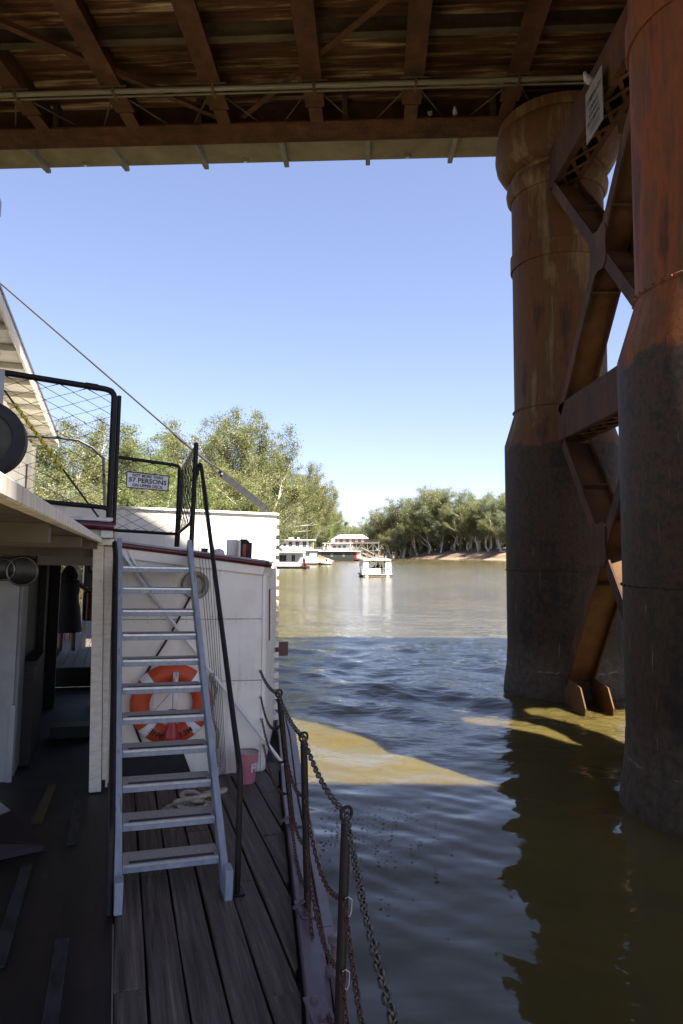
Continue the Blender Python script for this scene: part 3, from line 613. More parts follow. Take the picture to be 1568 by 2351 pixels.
# passage floor, step and raised aft floor
part(boat, 'passage_floor', MB().box((-3.3, 7.404, DZ - .06), (.0, 12.6, DZ - .014)), MAT['dark'])
part(boat, 'step', MB().box((-.7, 9.2, DZ - .01), (-.2, 9.45, -2.17)), MAT['plate'])
for i in range(9): part(boat, 'floor_plank', MB().box((-1.5 + i * .17, 12.6, -2.2), (-1.338 + i * .17, 21, -1.98)), MAT['plank'])
part(boat, 'floor_riser', MB().box((-3.3, 12.57, DZ), (.05, 12.596, -1.99)), MAT['dark'])
# the paddle box: front sheets, corner, side, top ledge
WS = 7.35
box_core = part(boat, 'paddle_box', MB().hexa([(-.02, WS + .03, DZ - .05), (1.56, WS + .03, DZ - .05), (2.03, 9.16, DZ - .05), (-.02, 9.16, DZ - .05), (-.02, WS + .03, .06), (1.5, WS + .03, -.1), (2.0, 9.16, -.16), (-.02, 9.16, .06)]), MAT['cream'])
rowz = [(DZ - .0, -1.342, 1.580, 1.558), (-1.334, -.69, 1.557, 1.545), (-.682, -.02, 1.545, 1.535)]
for z0, z1, ta, tb in rowz:
    part(boat, 'wall_sheet', MB().hexa([(.0, WS - .004, z0), (ta, WS - .004, z0), (ta, WS + .026, z0), (.0, WS + .026, z0), (.0, WS - .004, z1), (tb, WS - .004, z1 - (.1 if z1 > -.1 else 0)), (tb, WS + .026, z1 - (.1 if z1 > -.1 else 0)), (.0, WS + .026, z1)]), MAT['cream'], box_core, bevel=.003)
scr = MB()
for z in (-2.26, -1.37, -1.31, -.715, -.655, -.2):
    for k in range(12): scr.lathe([(.0001, -.0065), (.006, -.006), (.0065, -.003)], 6, (.06 + k * .13, WS, z), 'y')
part(boat, 'screw_heads', scr, MAT['steel'], box_core)['kind'] = 'stuff'
part(boat, 'corner_trim', MB().hexa([(1.545, WS - .02, DZ), (1.6, WS + .02, DZ), (1.62, WS + .08, DZ), (1.56, WS + .06, DZ), (1.50, WS - .02, -.2), (1.555, WS + .02, -.2), (1.575, WS + .08, -.2), (1.515, WS + .06, -.2)]), MAT['cream'], box_core, bevel=.006)
for z0, z1 in ((DZ, -1.2), (-1.192, -.16)):
    part(boat, 'side_sheet', MB().plate([(1.6, WS + .1, z0), (2.07, 9.15, z0), (2.05, 9.15, z1), (1.57, WS + .1, z1)], (.012, -.004, 0)), MAT['cream'], box_core)
part(boat, 'side_slot', MB().plate([(1.64, 7.6, -.95), (1.69, 7.8, -.95), (1.68, 7.8, -.38), (1.63, 7.6, -.38)], (.02, -.006, 0)), MAT['maroon'], box_core)
fz = lambda t: .04 - .112 * t                     # camber of the box top
part(boat, 'fascia_board', MB().hexa([(.0, WS - .045, fz(0) - .1), (1.5, WS - .045, fz(1.5) - .085), (1.5, WS - .006, fz(1.5) - .085), (.0, WS - .006, fz(0) - .1), (.0, WS - .045, fz(0) + .01), (1.52, WS - .045, fz(1.5) + .01), (1.52, WS - .006, fz(1.5) + .01), (.0, WS - .006, fz(0) + .01)]), MAT['cream'], box_core, bevel=.005)
part(boat, 'fascia_board', MB().hexa([(1.505, WS - .04, fz(1.5) - .085), (1.68, WS + .32, fz(1.68) - .09), (1.66, WS + .34, fz(1.68) - .09), (1.49, WS, fz(1.5) - .085), (1.525, WS - .04, fz(1.5) + .01), (1.7, WS + .32, fz(1.7)), (1.68, WS + .34, fz(1.7)), (1.51, WS, fz(1.5) + .01)]), MAT['cream'], box_core)
part(boat, 'moulding', MB().tube([(-.02, WS - .05, fz(0) + .035), (.7, WS - .05, fz(.7) + .04), (1.5, WS - .05, fz(1.5) + .038), (1.545, WS - .02, fz(1.54) + .036), (1.6, WS + .12, fz(1.6) + .036)], .034, 12), MAT['maroon'], box_core, smooth=True)
part(boat, 'ledge_top', MB().hexa([(-.02, WS - .075, fz(0) + .06), (1.52, WS - .075, fz(1.5) + .06), (2.04, 9.14, fz(1.9) + .06), (-.02, 9.14, fz(0) + .06), (-.02, WS - .075, fz(0) + .078), (1.53, WS - .075, fz(1.5) + .078), (2.04, 9.14, fz(1.9) + .078), (-.02, 9.14, fz(0) + .078)]), MAT['grey_top'], box_core)
# upper white wall of the paddle box, and louvre slats on its outboard side
uw = part(boat, 'upper_wall', MB().box((-1.1, 9.2, -.185), (2.05, 9.26, .55)), MAT['cream'])
part(boat, 'top_trim', MB().box((-1.1, 9.17, .552), (2.08, 9.32, .585)), MAT['cream'], uw, bevel=.005)
part(boat, 'lower_wall', MB().box((1.7, 9.205, DZ), (2.05, 9.255, -.187)), MAT['cream'], uw)
part(boat, 'box_roof', MB().box((-1.0, 9.262, .45), (2.04, 13.5, .54)), MAT['cream'], uw)
part(boat, 'outer_wall', MB().box((1.98, 9.262, DZ), (2.02, 13.5, .448)), MAT['dark'], uw)
for k in range(20):
    z = .5 - k * .139; part(boat, 'louvre_slat', MB().box((2.025, 9.205, z - .075), (2.088 + .004 * k, 13.4, z)), MAT['cream'], uw)
part(boat, 'rubbing_block', MB().box((2.12, 9.21, -1.36), (2.27, 9.32, -1.17)), MAT['maroon'], uw)
# porthole with flanged ring and screws
po = part(boat, 'porthole', MB().lathe([(.085, -.028), (.085, -.04), (.1, -.05), (.135, -.05), (.145, -.04), (.145, -.006)], 40, (.786, WS, -.328), 'y'), MAT['bronze'], box_core, smooth=True)
part(boat, 'port_glass', MB().lathe([(.088, -.026), (.001, -.026)], 28, (.786, WS, -.328), 'y'), MAT['black'], box_core)
# dark opening at the foot of the wall, drawn as a black panel
part(boat, 'dark_opening_panel', MB().plate([(.1, WS - .008, -2.29), (.83, WS - .008, -2.29), (.735, WS - .008, -2.06), (.1, WS - .008, -2.04)], (0, -.02, 0)), MAT['black'], box_core)
# cream post and porch canopy on the left
part(boat, 'post', MB().hexa([(-.165, 7.08, DZ), (-.055, 7.08, DZ), (-.055, 7.18, DZ), (-.165, 7.18, DZ), (-.235, 7.08, .06), (-.135, 7.08, .06), (-.135, 7.18, .06), (-.235, 7.18, .06)]), MAT['cream_post'], bevel=.004)
part(boat, 'post_cheek', MB().hexa([(-.052, 7.12, DZ + .1), (-.01, 7.12, DZ + .1), (-.01, 7.2, DZ + .1), (-.052, 7.2, DZ + .1), (-.13, 7.12, .05), (-.05, 7.12, .05), (-.05, 7.2, .05), (-.13, 7.2, .05)]), MAT['cream_post'])
part(boat, 'post_cap', MB().box((-.215, 7.03, .062), (-.04, 7.2, .125)), MAT['cream'], bevel=.004)
part(boat, 'inner_wall', MB().box((-.02, 7.21, DZ), (.0, 9.15, .03)), MAT['cream'])
cf = part(boat, 'canopy_fascia', MB().hexa([(-.18, .5, .07), (-.15, .5, .07), (-.15, 7.02, .078), (-.18, 7.02, .078), (-.18, .5, .1), (-.15, .5, .1), (-.15, 7.02, .128), (-.18, 7.02, .128)]), MAT['cap_paint'], bevel=.003)
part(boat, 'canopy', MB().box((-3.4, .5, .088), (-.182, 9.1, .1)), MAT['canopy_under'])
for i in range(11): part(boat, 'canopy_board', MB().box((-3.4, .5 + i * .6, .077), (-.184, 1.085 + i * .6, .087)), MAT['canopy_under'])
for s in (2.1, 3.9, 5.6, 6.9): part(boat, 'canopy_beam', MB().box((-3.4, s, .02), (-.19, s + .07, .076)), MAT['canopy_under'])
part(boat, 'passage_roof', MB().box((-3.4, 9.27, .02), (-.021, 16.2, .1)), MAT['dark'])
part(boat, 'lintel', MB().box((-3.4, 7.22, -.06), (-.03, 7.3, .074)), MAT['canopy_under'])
part(boat, 'deck_edge_moulding', MB().tube([(-.9, 6.72, .262), (-.05, 6.72, .235)], .042, 12), MAT['maroon'], smooth=True)
part(boat, 'edge_gutter', MB().box((-.95, 6.69, .285), (-.06, 6.8, .315)).box((-.16, 6.75, .13), (-.055, 6.86, .22)), MAT['steel'])
part(boat, 'upper_deck', MB().hexa([(-3.4, 6.78, .2), (-.06, 6.78, .13), (-.06, 9.19, .13), (-3.4, 9.19, .2), (-3.4, 6.78, .27), (-.06, 6.78, .2), (-.06, 9.19, .2), (-3.4, 9.19, .27)]), MAT['soffit'])
# cabin wall on the left and the dark passage
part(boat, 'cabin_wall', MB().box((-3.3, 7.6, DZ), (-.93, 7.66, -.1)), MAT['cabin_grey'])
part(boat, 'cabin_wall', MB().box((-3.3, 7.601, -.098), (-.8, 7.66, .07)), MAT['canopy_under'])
part(boat, 'corner_board', MB().box((-.955, 7.575, DZ), (-.905, 7.599, -1.95 + .4)), MAT['cabin_grey'])
part(boat, 'door_leaf', MB().box((-.94, 7.662, DZ + .03), (-.90, 8.08, -.2)), MAT['cabin_grey'], bevel=.004)
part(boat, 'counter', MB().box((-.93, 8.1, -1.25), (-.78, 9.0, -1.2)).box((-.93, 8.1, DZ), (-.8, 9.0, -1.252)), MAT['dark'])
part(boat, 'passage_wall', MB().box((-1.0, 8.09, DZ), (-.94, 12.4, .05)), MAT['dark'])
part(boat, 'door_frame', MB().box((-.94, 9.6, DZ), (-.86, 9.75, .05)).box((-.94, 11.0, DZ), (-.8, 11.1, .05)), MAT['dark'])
part(boat, 'aft_wall', MB().box((-.3, 11.2, DZ), (-.02, 11.26, .05)), MAT['cream'])
part(boat, 'aft_post', MB().box((-.62, 14.9, -1.98), (-.55, 14.97, 0.05)).box((-1.33, 15.5, -1.98), (-1.25, 15.58, .05)), MAT['cream'])
for t, s in ((-1.05, 16.5), (-.95, 16.6)):
    part(boat, 'aft_rail', MB().tube([(t, s, -1.98), (t + .04, s, .05)], .018, 6), MAT['red'])
part(boat, 'aft_rail', MB().tube([(-1.5, 17.5, -1.1), (.1, 17.5, -1.15)], .012, 6).tube([(-1.5, 17.5, -1.45), (.1, 17.5, -1.5)], .012, 6).tube([(-.75, 17.5, -1.98), (-.75, 17.5, -.1)], .03, 8), MAT['steel'])
# wheelhouse on the upper deck
def rz(s): return 2.43 - (s - 7.28) * .0486
wh = part(boat, 'wheelhouse', MB().hexa([(-4, 4.5, .28), (-1.66, 4.5, .28), (-1.66, 14.3, .28), (-4, 14.3, .28), (-4, 4.5, rz(4.5) - .1), (-1.66, 4.5, rz(4.5) - .1), (-1.66, 14.3, rz(14.3) - .1), (-4, 14.3, rz(14.3) - .1)]), MAT['cream'])
part(boat, 'window_slot', MB().box((-1.655, 13.5, .95), (-1.64, 13.62, 1.55)), MAT['maroon'], wh)
part(boat, 'corner_trim', MB().box((-1.7, 14.2, .28), (-1.6, 14.34, rz(14.3) - .12)), MAT['cream'], wh)
part(boat, 'wall_batten', MB().box((-1.657, 12.6, .3), (-1.635, 12.66, 1.98)), MAT['cream'], wh)
rf = part(boat, 'wheelhouse_roof', MB().hexa([(-4.2, 4.2, rz(4.2)), (-1.23, 4.2, rz(4.2)), (-1.23, 14.5, rz(14.5)), (-4.2, 14.5, rz(14.5)), (-4.2, 4.2, rz(4.2) + .06), (-1.23, 4.2, rz(4.2) + .06), (-1.23, 14.5, rz(14.5) + .06), (-4.2, 14.5, rz(14.5) + .06)]), MAT['soffit'])
part(boat, 'roof_fascia', MB().hexa([(-1.228, 4.2, rz(4.2) - .06), (-1.2, 4.2, rz(4.2) - .06), (-1.2, 14.5, rz(14.5) - .06), (-1.228, 14.5, rz(14.5) - .06), (-1.228, 4.2, rz(4.2) + .07), (-1.2, 4.2, rz(4.2) + .07), (-1.2, 14.5, rz(14.5) + .07), (-1.228, 14.5, rz(14.5) + .07)]), MAT['cream'], rf)
part(boat, 'roof_edge', MB().hexa([(-1.25, 4.2, rz(4.2) + .072), (-1.185, 4.2, rz(4.2) + .072), (-1.185, 14.5, rz(14.5) + .072), (-1.25, 14.5, rz(14.5) + .072), (-1.25, 4.2, rz(4.2) + .1), (-1.185, 4.2, rz(4.2) + .1), (-1.185, 14.5, rz(14.5) + .1), (-1.25, 14.5, rz(14.5) + .1)]), MAT['maroon'], rf)
for i in range(15):
    s = 4.4 + i * .7; part(boat, 'roof_beam', MB().box((-1.66, s, rz(s) - .075), (-1.23, s + .09, rz(s) - .006)), MAT['soffit'], rf)
for i in range(14):
    s = 4.52 + i * .7; part(boat, 'soffit_board', MB().box((-1.66, s, rz(s) - .02), (-1.45, s + .55, rz(s + .5) - .004)), MAT['soffit'], rf)
part(boat, 'upper_roof', MB().hexa([(-4, 4.2, 3.28), (-1.21, 4.2, 3.28), (-1.21, 7.06, 3.17), (-4, 7.06, 3.17), (-4, 4.2, 3.42), (-1.21, 4.2, 3.42), (-1.21, 7.06, 3.31), (-4, 7.06, 3.31)]), MAT['maroon'])
part(boat, 'bent_pipe', MB().tube([(-1.3, 10, 1.53), (-.84, 10, 1.535), (-.588, 10, 1.52), (-.4, 10, 1.43), (-.25, 10, 1.29), (-.18, 10, .25)], .022, 8), MAT['black_pipe'], smooth=True)

# ------------------------------------------------------------------ ladder
ld = thing('deck_ladder', 'blue grey timber deck ladder with eleven treads leaning on the paddle box', 'ladder', (.45, 4.72, DZ))
def lp(t, f): return V(t - .09 * f, 4.72 + 2.53 * f, DZ + 2.35 * f)
for t in (.100, .800):
    up = V(0, -2.35, 2.53)
    part(ld, 'rail', MB().beam(lp(t, -.005) + V(0, .06, .0), lp(t, 1.02) + V(0, .06, 0), .048, .135, up=up), MAT['blue_grey'], bevel=.005)
    part(ld, 'foot', MB().box((t - .026, 4.68, DZ + .002), (t + .026, 4.80, DZ + .2)), MAT['blue_grey'], bevel=.005)
for i in range(1, 12):
    f = i / 12; c = lp(.45, f); a, b = c.x - .325, c.x + .325; s, z = c.y, c.z
    tr = part(ld, 'tread', MB().box((a, s, z - .05), (b, s + .22, z)), MAT['blue_grey'], bevel=.004)
    part(ld, 'tread_surface', MB().box((a + .004, s + .018, z + .001), (b - .004, s + .215, z + .004)), MAT['tread_top'], tr)
    part(ld, 'nosing', MB().box((a + .006, s - .004, z - .012), (b - .006, s + .016, z + .006)), MAT['tread_nose'], tr, bevel=.002)
    part(ld, 'grip_strip', MB().box((a + .045, s + .022, z + .005), (b - .03, s + .06, z + .007)), MAT['grip_tape'], tr)
hr = thing('ladder_handrail', 'black pipe handrail on the outboard side of the ladder, bent down to the deck', 'handrail', (.87, 4.79, DZ))
def bendpath(P, r=.08, k=5):
    P = [Vector(p) for p in P]; out = [P[0]]
    for i in range(1, len(P) - 1):
        a = (P[i-1] - P[i]).normalized(); b = (P[i+1] - P[i]).normalized(); p0 = P[i] + a * r; p1 = P[i] + b * r
        for j in range(k + 1):
            u = j / k; out.append((p0 * (1 - u) + P[i] * u) * (1 - u) + (P[i] * (1 - u) + p1 * u) * u)
    return out + [P[-1]]
part(hr, 'pipe', MB().tube(bendpath([(.755, 7.42, .8), (.79, 7.4, .95), (.8, 7.3, .92), (.87, 5.25, -1.21), (.875, 4.79, DZ)][0:1] + [(.79, 7.46, .97), (.8, 7.36, .95), (.872, 5.2, -1.2), (.875, 4.83, -1.5), (.875, 4.79, DZ)], .06), .021, 10), MAT['black_rough'], smooth=True)
part(hr, 'base_plate', MB().box((.83, 4.73, DZ + .001), (.92, 4.85, DZ + .012)), MAT['black_rough'])
hl = thing('ladder_handrail', 'black pipe handrail between the cream post and the ladder', 'handrail', (.04, 4.72, DZ))
part(hl, 'pipe', MB().tube(bendpath([(-.1, 7.12, .14), (-.04, 7.06, .11), (-.02, 6.95, -.05), (.03, 5.2, -1.55), (.04, 4.8, -1.8), (.045, 4.72, DZ)], .06), .024, 10), MAT['black_rough'], smooth=True)

# ------------------------------------------------------------------ chain railing along the gunwale
STN = [(.56, 1.2, .585), (1.02, 3.0, 1.033), (1.24, 4.31, 1.182), (1.486, 5.7, 1.337)]
names = ['nearest chain stanchion at the bottom edge', 'black chain stanchion with a ring top, nearest to the camera', 'black chain stanchion with a ring top, middle of the three', 'black chain stanchion with a ring top, closest to the paddle box']
def sp(i, z):
    b, s, t = STN[i]; f = (z + 2.22) / 1.07; return V(b + (t - b) * f, s, z)
for i in range(1, 4):
    t = thing('chain_stanchion', names[i], 'stanchion', (STN[i][0], STN[i][1], -2.222), SHIP, 'stanchions along the gunwale')
    part(t, 'pole', MB().tube([sp(i, -2.222), sp(i, -1.195)], .023, 14), MAT['black_rough'], smooth=True)
    c = sp(i, -1.155)
    part(t, 'ring', MB().tube([c + V(.03 * math.cos(a), .012 * math.cos(a), .03 * math.sin(a)) for a in np.linspace(0, 2 * math.pi, 17)[:-1]], .0075, 8, closed=True), MAT['black_rough'], smooth='all')
    part(t, 'foot_plate', MB().box((STN[i][0] - .06, STN[i][1] - .04, -2.2235), (STN[i][0] + .06, STN[i][1] + .04, -2.214)).beam((STN[i][0] - .1, STN[i][1] - .02, -2.2), (STN[i][0], STN[i][1], -2.16), .02, .012), MAT['gunwale'])
LK = MB(); pth = [(0, .013 * math.cos(a) + (.009 if math.cos(a) > 0 else -.009) * 1.0, .0095 * math.sin(a)) for a in np.linspace(R(10), R(370), 13)[:-1]]
LK.tube(pth, .0036, 6, closed=True); link_me = {k: LK.mesh('link', MAT[k], smooth='all') for k in ('chain', 'chain_rust')}; LSC = {'chain': 1.35, 'chain_rust': 1.15}
def chain(p, q, sag, label, m, drop=1.0):
    p, q = Vector(p), Vector(q); t = thing('chain', label, 'chain', q, SHIP, 'railing chains between the stanchions')
    K = 160; pts = [p.lerp(q, k / K) + V(0, 0, -4 * sag * (k / K) * (1 - k / K)) for k in range(K + 1)]
    cum = [0]
    for a, b in zip(pts[:-1], pts[1:]): cum.append(cum[-1] + (b - a).length)
    pitch = .0345 * LSC[m]; nL = int(cum[-1] / pitch); j = 0
    for i in range(nL):
        d = (i + .5) * pitch
        while j < K - 1 and cum[j + 1] < d: j += 1
        u = (d - cum[j]) / max(1e-9, cum[j+1] - cum[j]); c = pts[j].lerp(pts[j+1], u); y = (pts[j+1] - pts[j]).normalized()
        x = y.cross(V(0, 0, 1)).normalized(); z = x.cross(y)
        a = R(40) + (i % 2) * R(90) + random.uniform(-.2, .2); x2 = x * math.cos(a) + z * math.sin(a)
        inst('link', link_me[m], t.o, axes(c - q, x2, y, x2.cross(y)) @ Matrix.Scale(LSC[m], 4))
    return t
lev = [-1.155, -1.52, -1.83, -2.1]; wt = [(1.509, -1.24), (1.523, -1.518), (1.54, -1.749), (1.569, -2.025)]
rank = ['top', 'second', 'third', 'lowest']
for k in range(4):
    m = 'chain' if k == 0 else 'chain_rust'
    wz = V(wt[k][0], WS - .03, wt[k][1])
    chain(wz, sp(3, lev[k] + (.0 if k == 0 else .12)), .05 if k == 0 else .16, '%s chain between the paddle box wall and the farthest stanchion' % rank[k], m)
    chain(sp(3, lev[k] + (0 if k == 0 else .12)), sp(2, lev[k]), .05 if k == 0 else .17, '%s chain between the farthest and middle stanchions' % rank[k], m)
    chain(sp(2, lev[k]), sp(1, lev[k]), .06 if k == 0 else .17, '%s chain between the middle and nearest stanchions' % rank[k], m)
    chain(sp(1, lev[k]), V(STN[0][2], STN[0][1], lev[k] + .12), .08, '%s chain running down out of frame from the nearest stanchion' % rank[k], m)
    part(boat, 'eye_bolt', MB().tube([wz + V(.012 * math.cos(a), .02, .012 * math.sin(a)) for a in np.linspace(0, 6.283, 9)[:-1]], .004, 5, closed=True), MAT['steel'], box_core)
    if k:
        c = sp(1, lev[k]) + V(.012, -.03, -.03)
        single('snap_hook', '%s snap hook clipped to the nearest chain stanchion' % ('upper', 'middle', 'lower')[k-1], 'snap hook', MB().tube([c + V(*p) for p in ((0, 0, .045), (.018, 0, .03), (.016, -.004, -.02), (.006, -.006, -.04), (-.006, -.004, -.03), (-.016, .0, .02), (-.012, 0, .04))], .0035, 6, closed=True), MAT['steel'], tuple(c), SHIP, 'snap hooks on the stanchion', smooth='all')
# mooring bitt on the gunwale
single('mooring_bollard', 'small maroon mooring bollard on the gunwale beside the nearest stanchion', 'bollard', MB().lathe([(.06, -2.222), (.06, -2.2), (.038, -2.18), (.03, -2.12), (.032, -2.08), (.05, -2.06), (.05, -2.045), (.03, -2.035)], 16, (1.21, 3.62, 0)), MAT['gunwale'], (1.21, 3.62, -2.222), smooth=True)

# ------------------------------------------------------------------ things against the wall
lb = thing('lifebuoy', 'orange lifebuoy with white bands hung on the cream wall behind the ladder', 'lifebuoy', (.585, WS - .07, -1.535))
def ringpt(a, rr, b): return V(.585 + (.31 + rr * math.cos(b)) * math.cos(a), WS - .07 + rr * .85 * math.sin(b), -1.535 + (.31 + rr * math.cos(b)) * math.sin(a))
def ring(a0, a1, rr, n=40):
    m = MB(); kb = 14; full = abs(a1 - a0 - 2 * math.pi) < 1e-3; k = n if full else n + 1; vs = [ringpt(a0 + (a1 - a0) * i / n, rr, 2 * math.pi * j / kb) for i in range(k) for j in range(kb)]
    return m.add(vs, [(i*kb+j, i*kb+(j+1) % kb, ((i+1) % k)*kb+(j+1) % kb, ((i+1) % k)*kb+j) for i in range(n) for j in range(kb)])
part(lb, 'ring', ring(0, 2 * math.pi, .098, 56), MAT['orange'], smooth='all')
for a in (45, 135, 225, 315): part(lb, 'reflective_band', ring(R(a - 7), R(a + 7), .1005, 6), MAT['reflective'], smooth='all')
for i, ch in enumerate('MELF  ANE'):
    if ch == ' ': continue
    a = R(-90 + 36 - i * 9.2); p = ringpt(a, .1, R(-90))
    text(lb, ch, .075, axes(V(p.x, WS - .07 - .0885, p.z), (-math.sin(a) * -1 * -1, 0, math.cos(a)) if False else (math.sin(a), 0, -math.cos(a)), (-math.cos(a) * -1, 0, math.sin(a)) if False else (math.cos(a), 0, math.sin(a)), (0, -1, 0)), MAT['ink'])
single('hanging_peg', 'white timber peg holding the lifebuoy on the wall', 'peg', MB().box((.585, WS - .19, -1.49), (.635, WS - .155, -1.2)).box((.59, WS - .19, -1.25), (.63, WS - .002, -1.2)), MAT['white'], (.6, WS - .1, -1.49), bevel=.004)
fb = thing('red_float', 'red plastic bottle shaped float hanging in front of the lifebuoy', 'float', (.585, WS - .24, -1.93))
part(fb, 'body', MB().lathe([(.04, -1.96), (.055, -1.93), (.058, -1.905), (.05, -1.895), (.072, -1.875), (.078, -1.84), (.07, -1.79), (.048, -1.72), (.036, -1.66), (.033, -1.585), (.042, -1.58), (.042, -1.56), (.01, -1.555)], 22, (.585, WS - .24, 0)), MAT['red'], smooth=True)
part(fb, 'cord', MB().tube([(.585, WS - .24, -1.556), (.588, WS - .23, -1.4), (.6, WS - .2, -1.25)], .004, 5).tube([(.58, WS - .2, -1.38), (.36, WS - .16, -1.64)], .0035, 5), MAT['rope_grey'])
single('black_hose', 'thin black cable drooping from the porthole past the lifebuoy', 'cable', MB().tube([(.79, WS - .03, -.36), (.749, WS - .04, -.425), (.565, WS - .04, -.807), (.363, WS - .035, -1.157), (.25, WS - .03, -1.36), (.2, WS - .03, -1.52), (.215, WS - .03, -1.7), (.31, WS - .03, -1.93)], .011, 8), MAT['black'], (.31, WS - .03, -1.93), smooth='all')
wp = thing('white_pole', 'white painted pole slanting down the wall from behind the ladder to the gunwale', 'pole', (1.76, 7.2, -2.21))
part(wp, 'shaft', MB().tube([(.02, WS - .06, .02), (.35, WS - .06, -.44), (1.76, 7.2, -2.2)], .019, 10), MAT['white'], smooth=True)
part(wp, 'side_bar', MB().tube([(.09, WS - .05, .02), (.17, WS - .055, -.12), (.36, WS - .05, -.37), (.36, WS - .05, -.42)], .015, 8), MAT['white'], smooth=True)
part(wp, 'end_block', MB().beam((.32, WS - .025, -.40), (.42, WS - .025, -.52), .06, .03), MAT['cream'])
cb = thing('cord_bundle', 'grey cord knotted to the white pole and hanging beside the ladder', 'cord', (1.0, WS - .1, -2.1))
for k in range(5):
    dx = random.uniform(-.02, .02); part(cb, 'strand', MB().tube([(.985 + dx, WS - .1, -1.27), (.97 + dx + .02 * k, WS - .1, -1.4), (1.0 + dx, WS - .1 - .01 * k, -1.65), (1.04 + dx + .012 * k, WS - .11, -1.85), (1.06 + dx, WS - .11, -2.02 - .03 * k)], .007, 6), MAT['rope_grey'], smooth='all')
kn = MB()
for k in range(6):
    a = random.uniform(0, 6); kn.tube([(.99 + .035 * math.cos(x) * math.cos(a), WS - .1 + .02 * math.sin(a), -1.27 + .04 * math.sin(x)) for x in np.linspace(0, 6.0, 12)], .0065, 5)
part(cb, 'knot', kn, MAT['rope_grey'], smooth='all')
part(cb, 'tassel', MB().tube([(1.075, WS - .11, -2.0), (1.08, WS - .11, -2.06), (1.085, WS - .11, -2.19)], [.018, .026, .018], 9), MAT['rope_grey'])
# bucket
bk = thing('fire_bucket', 'faded red fire bucket standing on the deck by the cream wall', 'bucket', (1.335, 7.03, DZ)); c = (1.335, 7.03, 0)
part(bk, 'pail', MB().lathe([(.001, DZ + .004), (.088, DZ + .004), (.09, DZ + .012), (.118, DZ + .29), (.121, DZ + .305), (.115, DZ + .3), (.086, DZ + .015), (.001, DZ + .014)], 32, c), MAT['pink'], smooth=True)
part(bk, 'rim', MB().tube([(1.335 + .121 * math.cos(a), 7.03 + .121 * math.sin(a), DZ + .306) for a in np.linspace(0, 6.283, 33)[:-1]], .004, 6, closed=True), MAT['steel'], smooth='all')
part(bk, 'lining', MB().lathe([(.114, DZ + .298), (.0858, DZ + .03)], 32, c), MAT['steel'], smooth=True)
part(bk, 'handle', MB().tube([(1.335 - .119 * math.cos(a), 7.03 - .07 * math.sin(a) - .02, DZ + .27 - .12 * math.sin(a)) for a in np.linspace(0, math.pi, 12)], .003, 5), MAT['steel'])
for i, ch in enumerate('FI'):
    a = R(-62 + i * 22); n = V(math.cos(a), math.sin(a), 0); z = DZ + .16
    text(bk, ch, .12, axes(V(1.335, 7.03, z) + n * .1065, (-math.sin(a), math.cos(a), 0), (n.x * .1, n.y * .1, 1), n + V(0, 0, -.1)), MAT['white'], ext=.002)
# coil of rope: three laid strands round a spiral
rc = thing('rope_coil', 'coil of thick pale rope lying on the deck under the ladder', 'rope', (.76, 6.32, DZ))
path = []
for k in range(420):
    a = k * .12; r = .07 + .17 * (k / 420) + .01 * math.sin(a * .7); lift = .022 + (.11 if k < 190 else 0) * (1 - k / 190) + .05 * max(0, math.sin(a * .5)) * (1 - k / 420)
    path.append(V(.72 + r * 1.05 * math.cos(a), 6.32 + r * math.sin(a), DZ + lift))
for k in range(90):
    a = k * .075; path.append(V(.80 + .235 * math.cos(a + 2.2) * (1 - .2 * k / 90), 6.28 + .10 * math.sin(a + 2.2), DZ + .06 + .14 * math.sin(k / 90 * math.pi)))
for k in range(3):
    pts = []
    for i, p in enumerate(path):
        q = path[min(i + 1, len(path) - 1)] - path[max(i - 1, 0)]; q.normalize(); x = q.cross(V(0, 0, 1)).normalized(); y = x.cross(q); a = i * .62 + k * 2.094
        pts.append(p + (x * math.cos(a) + y * math.sin(a)) * .0095)
    part(rc, 'strand', MB().tube(pts, .0115, 5), MAT['rope'], smooth='all')
# thin wires down beside the handrail
tw = thing('rigging_wires', 'six thin taut wires running from the gate post down to the deck', 'wires', (1.13, 7.25, DZ))
for k in range(6):
    part(tw, 'wire', MB().tube([(.745 + .016 * k, WS + .02, .9), (.775 + .034 * k, WS - .1, .2), (1.105 + .012 * k, WS - .12, DZ + .01)], .0028, 5), MAT['wire'])

# ------------------------------------------------------------------ upper deck fencing
def netting(p00, p10, p01, p11, d=.11, r=.0055):     # chain link zigzags on a bilinear patch
    p00, p10, p01, p11 = map(Vector, (p00, p10, p01, p11)); w = (p10 - p00).length; h = (p01 - p00).length; m = MB()
    nrm = (p10 - p00).cross(p01 - p00).normalized()
    def q(u, v): return p00.lerp(p10, u).lerp(p01.lerp(p11, u), v)
    nw = int(w / (d * .5)); nh = int(h / (d * .5))
    for i in range(1, nw, 2):
        pts = []
        for j in range(nh + 1):
            d_ = 1 if (j + (i - 1) // 2) % 2 else -1
            pts.append(q(min(1, max(0, (i + d_ * 1.04) / nw)), j / nh) + nrm * (.004 * d_) + V(random.uniform(-.003, .003), 0, random.uniform(-.003, .003)))
        m.tube(pts, r, 4)
    return m
f1 = thing('safety_fence', 'tall black pipe fence with chain link netting at the near deck edge', 'fence', (-.09, 6.75, .3), SHIP, 'pipe fences on the upper deck')
S = 6.75
part(f1, 'frame', MB().tube(bendpath([(-1.35, S, 1.615), (-.16, S, 1.53), (-.1, S, 1.5), (-.096, S, .3)], .05), .028, 12), MAT['black_pipe'], smooth=True)
part(f1, 'bottom_rail', MB().tube(bendpath([(-1.35, S - .02, .475), (-.13, S - .02, .41), (-.1, S - .02, .39), (-.096, S - .02, .31)], .03), .022, 10), MAT['black_pipe'], smooth=True)
part(f1, 'second_post', MB().tube([(-.055, S + .1, 1.5), (-.05, S + .1, .25)], .02, 10), MAT['black_pipe'], smooth=True)
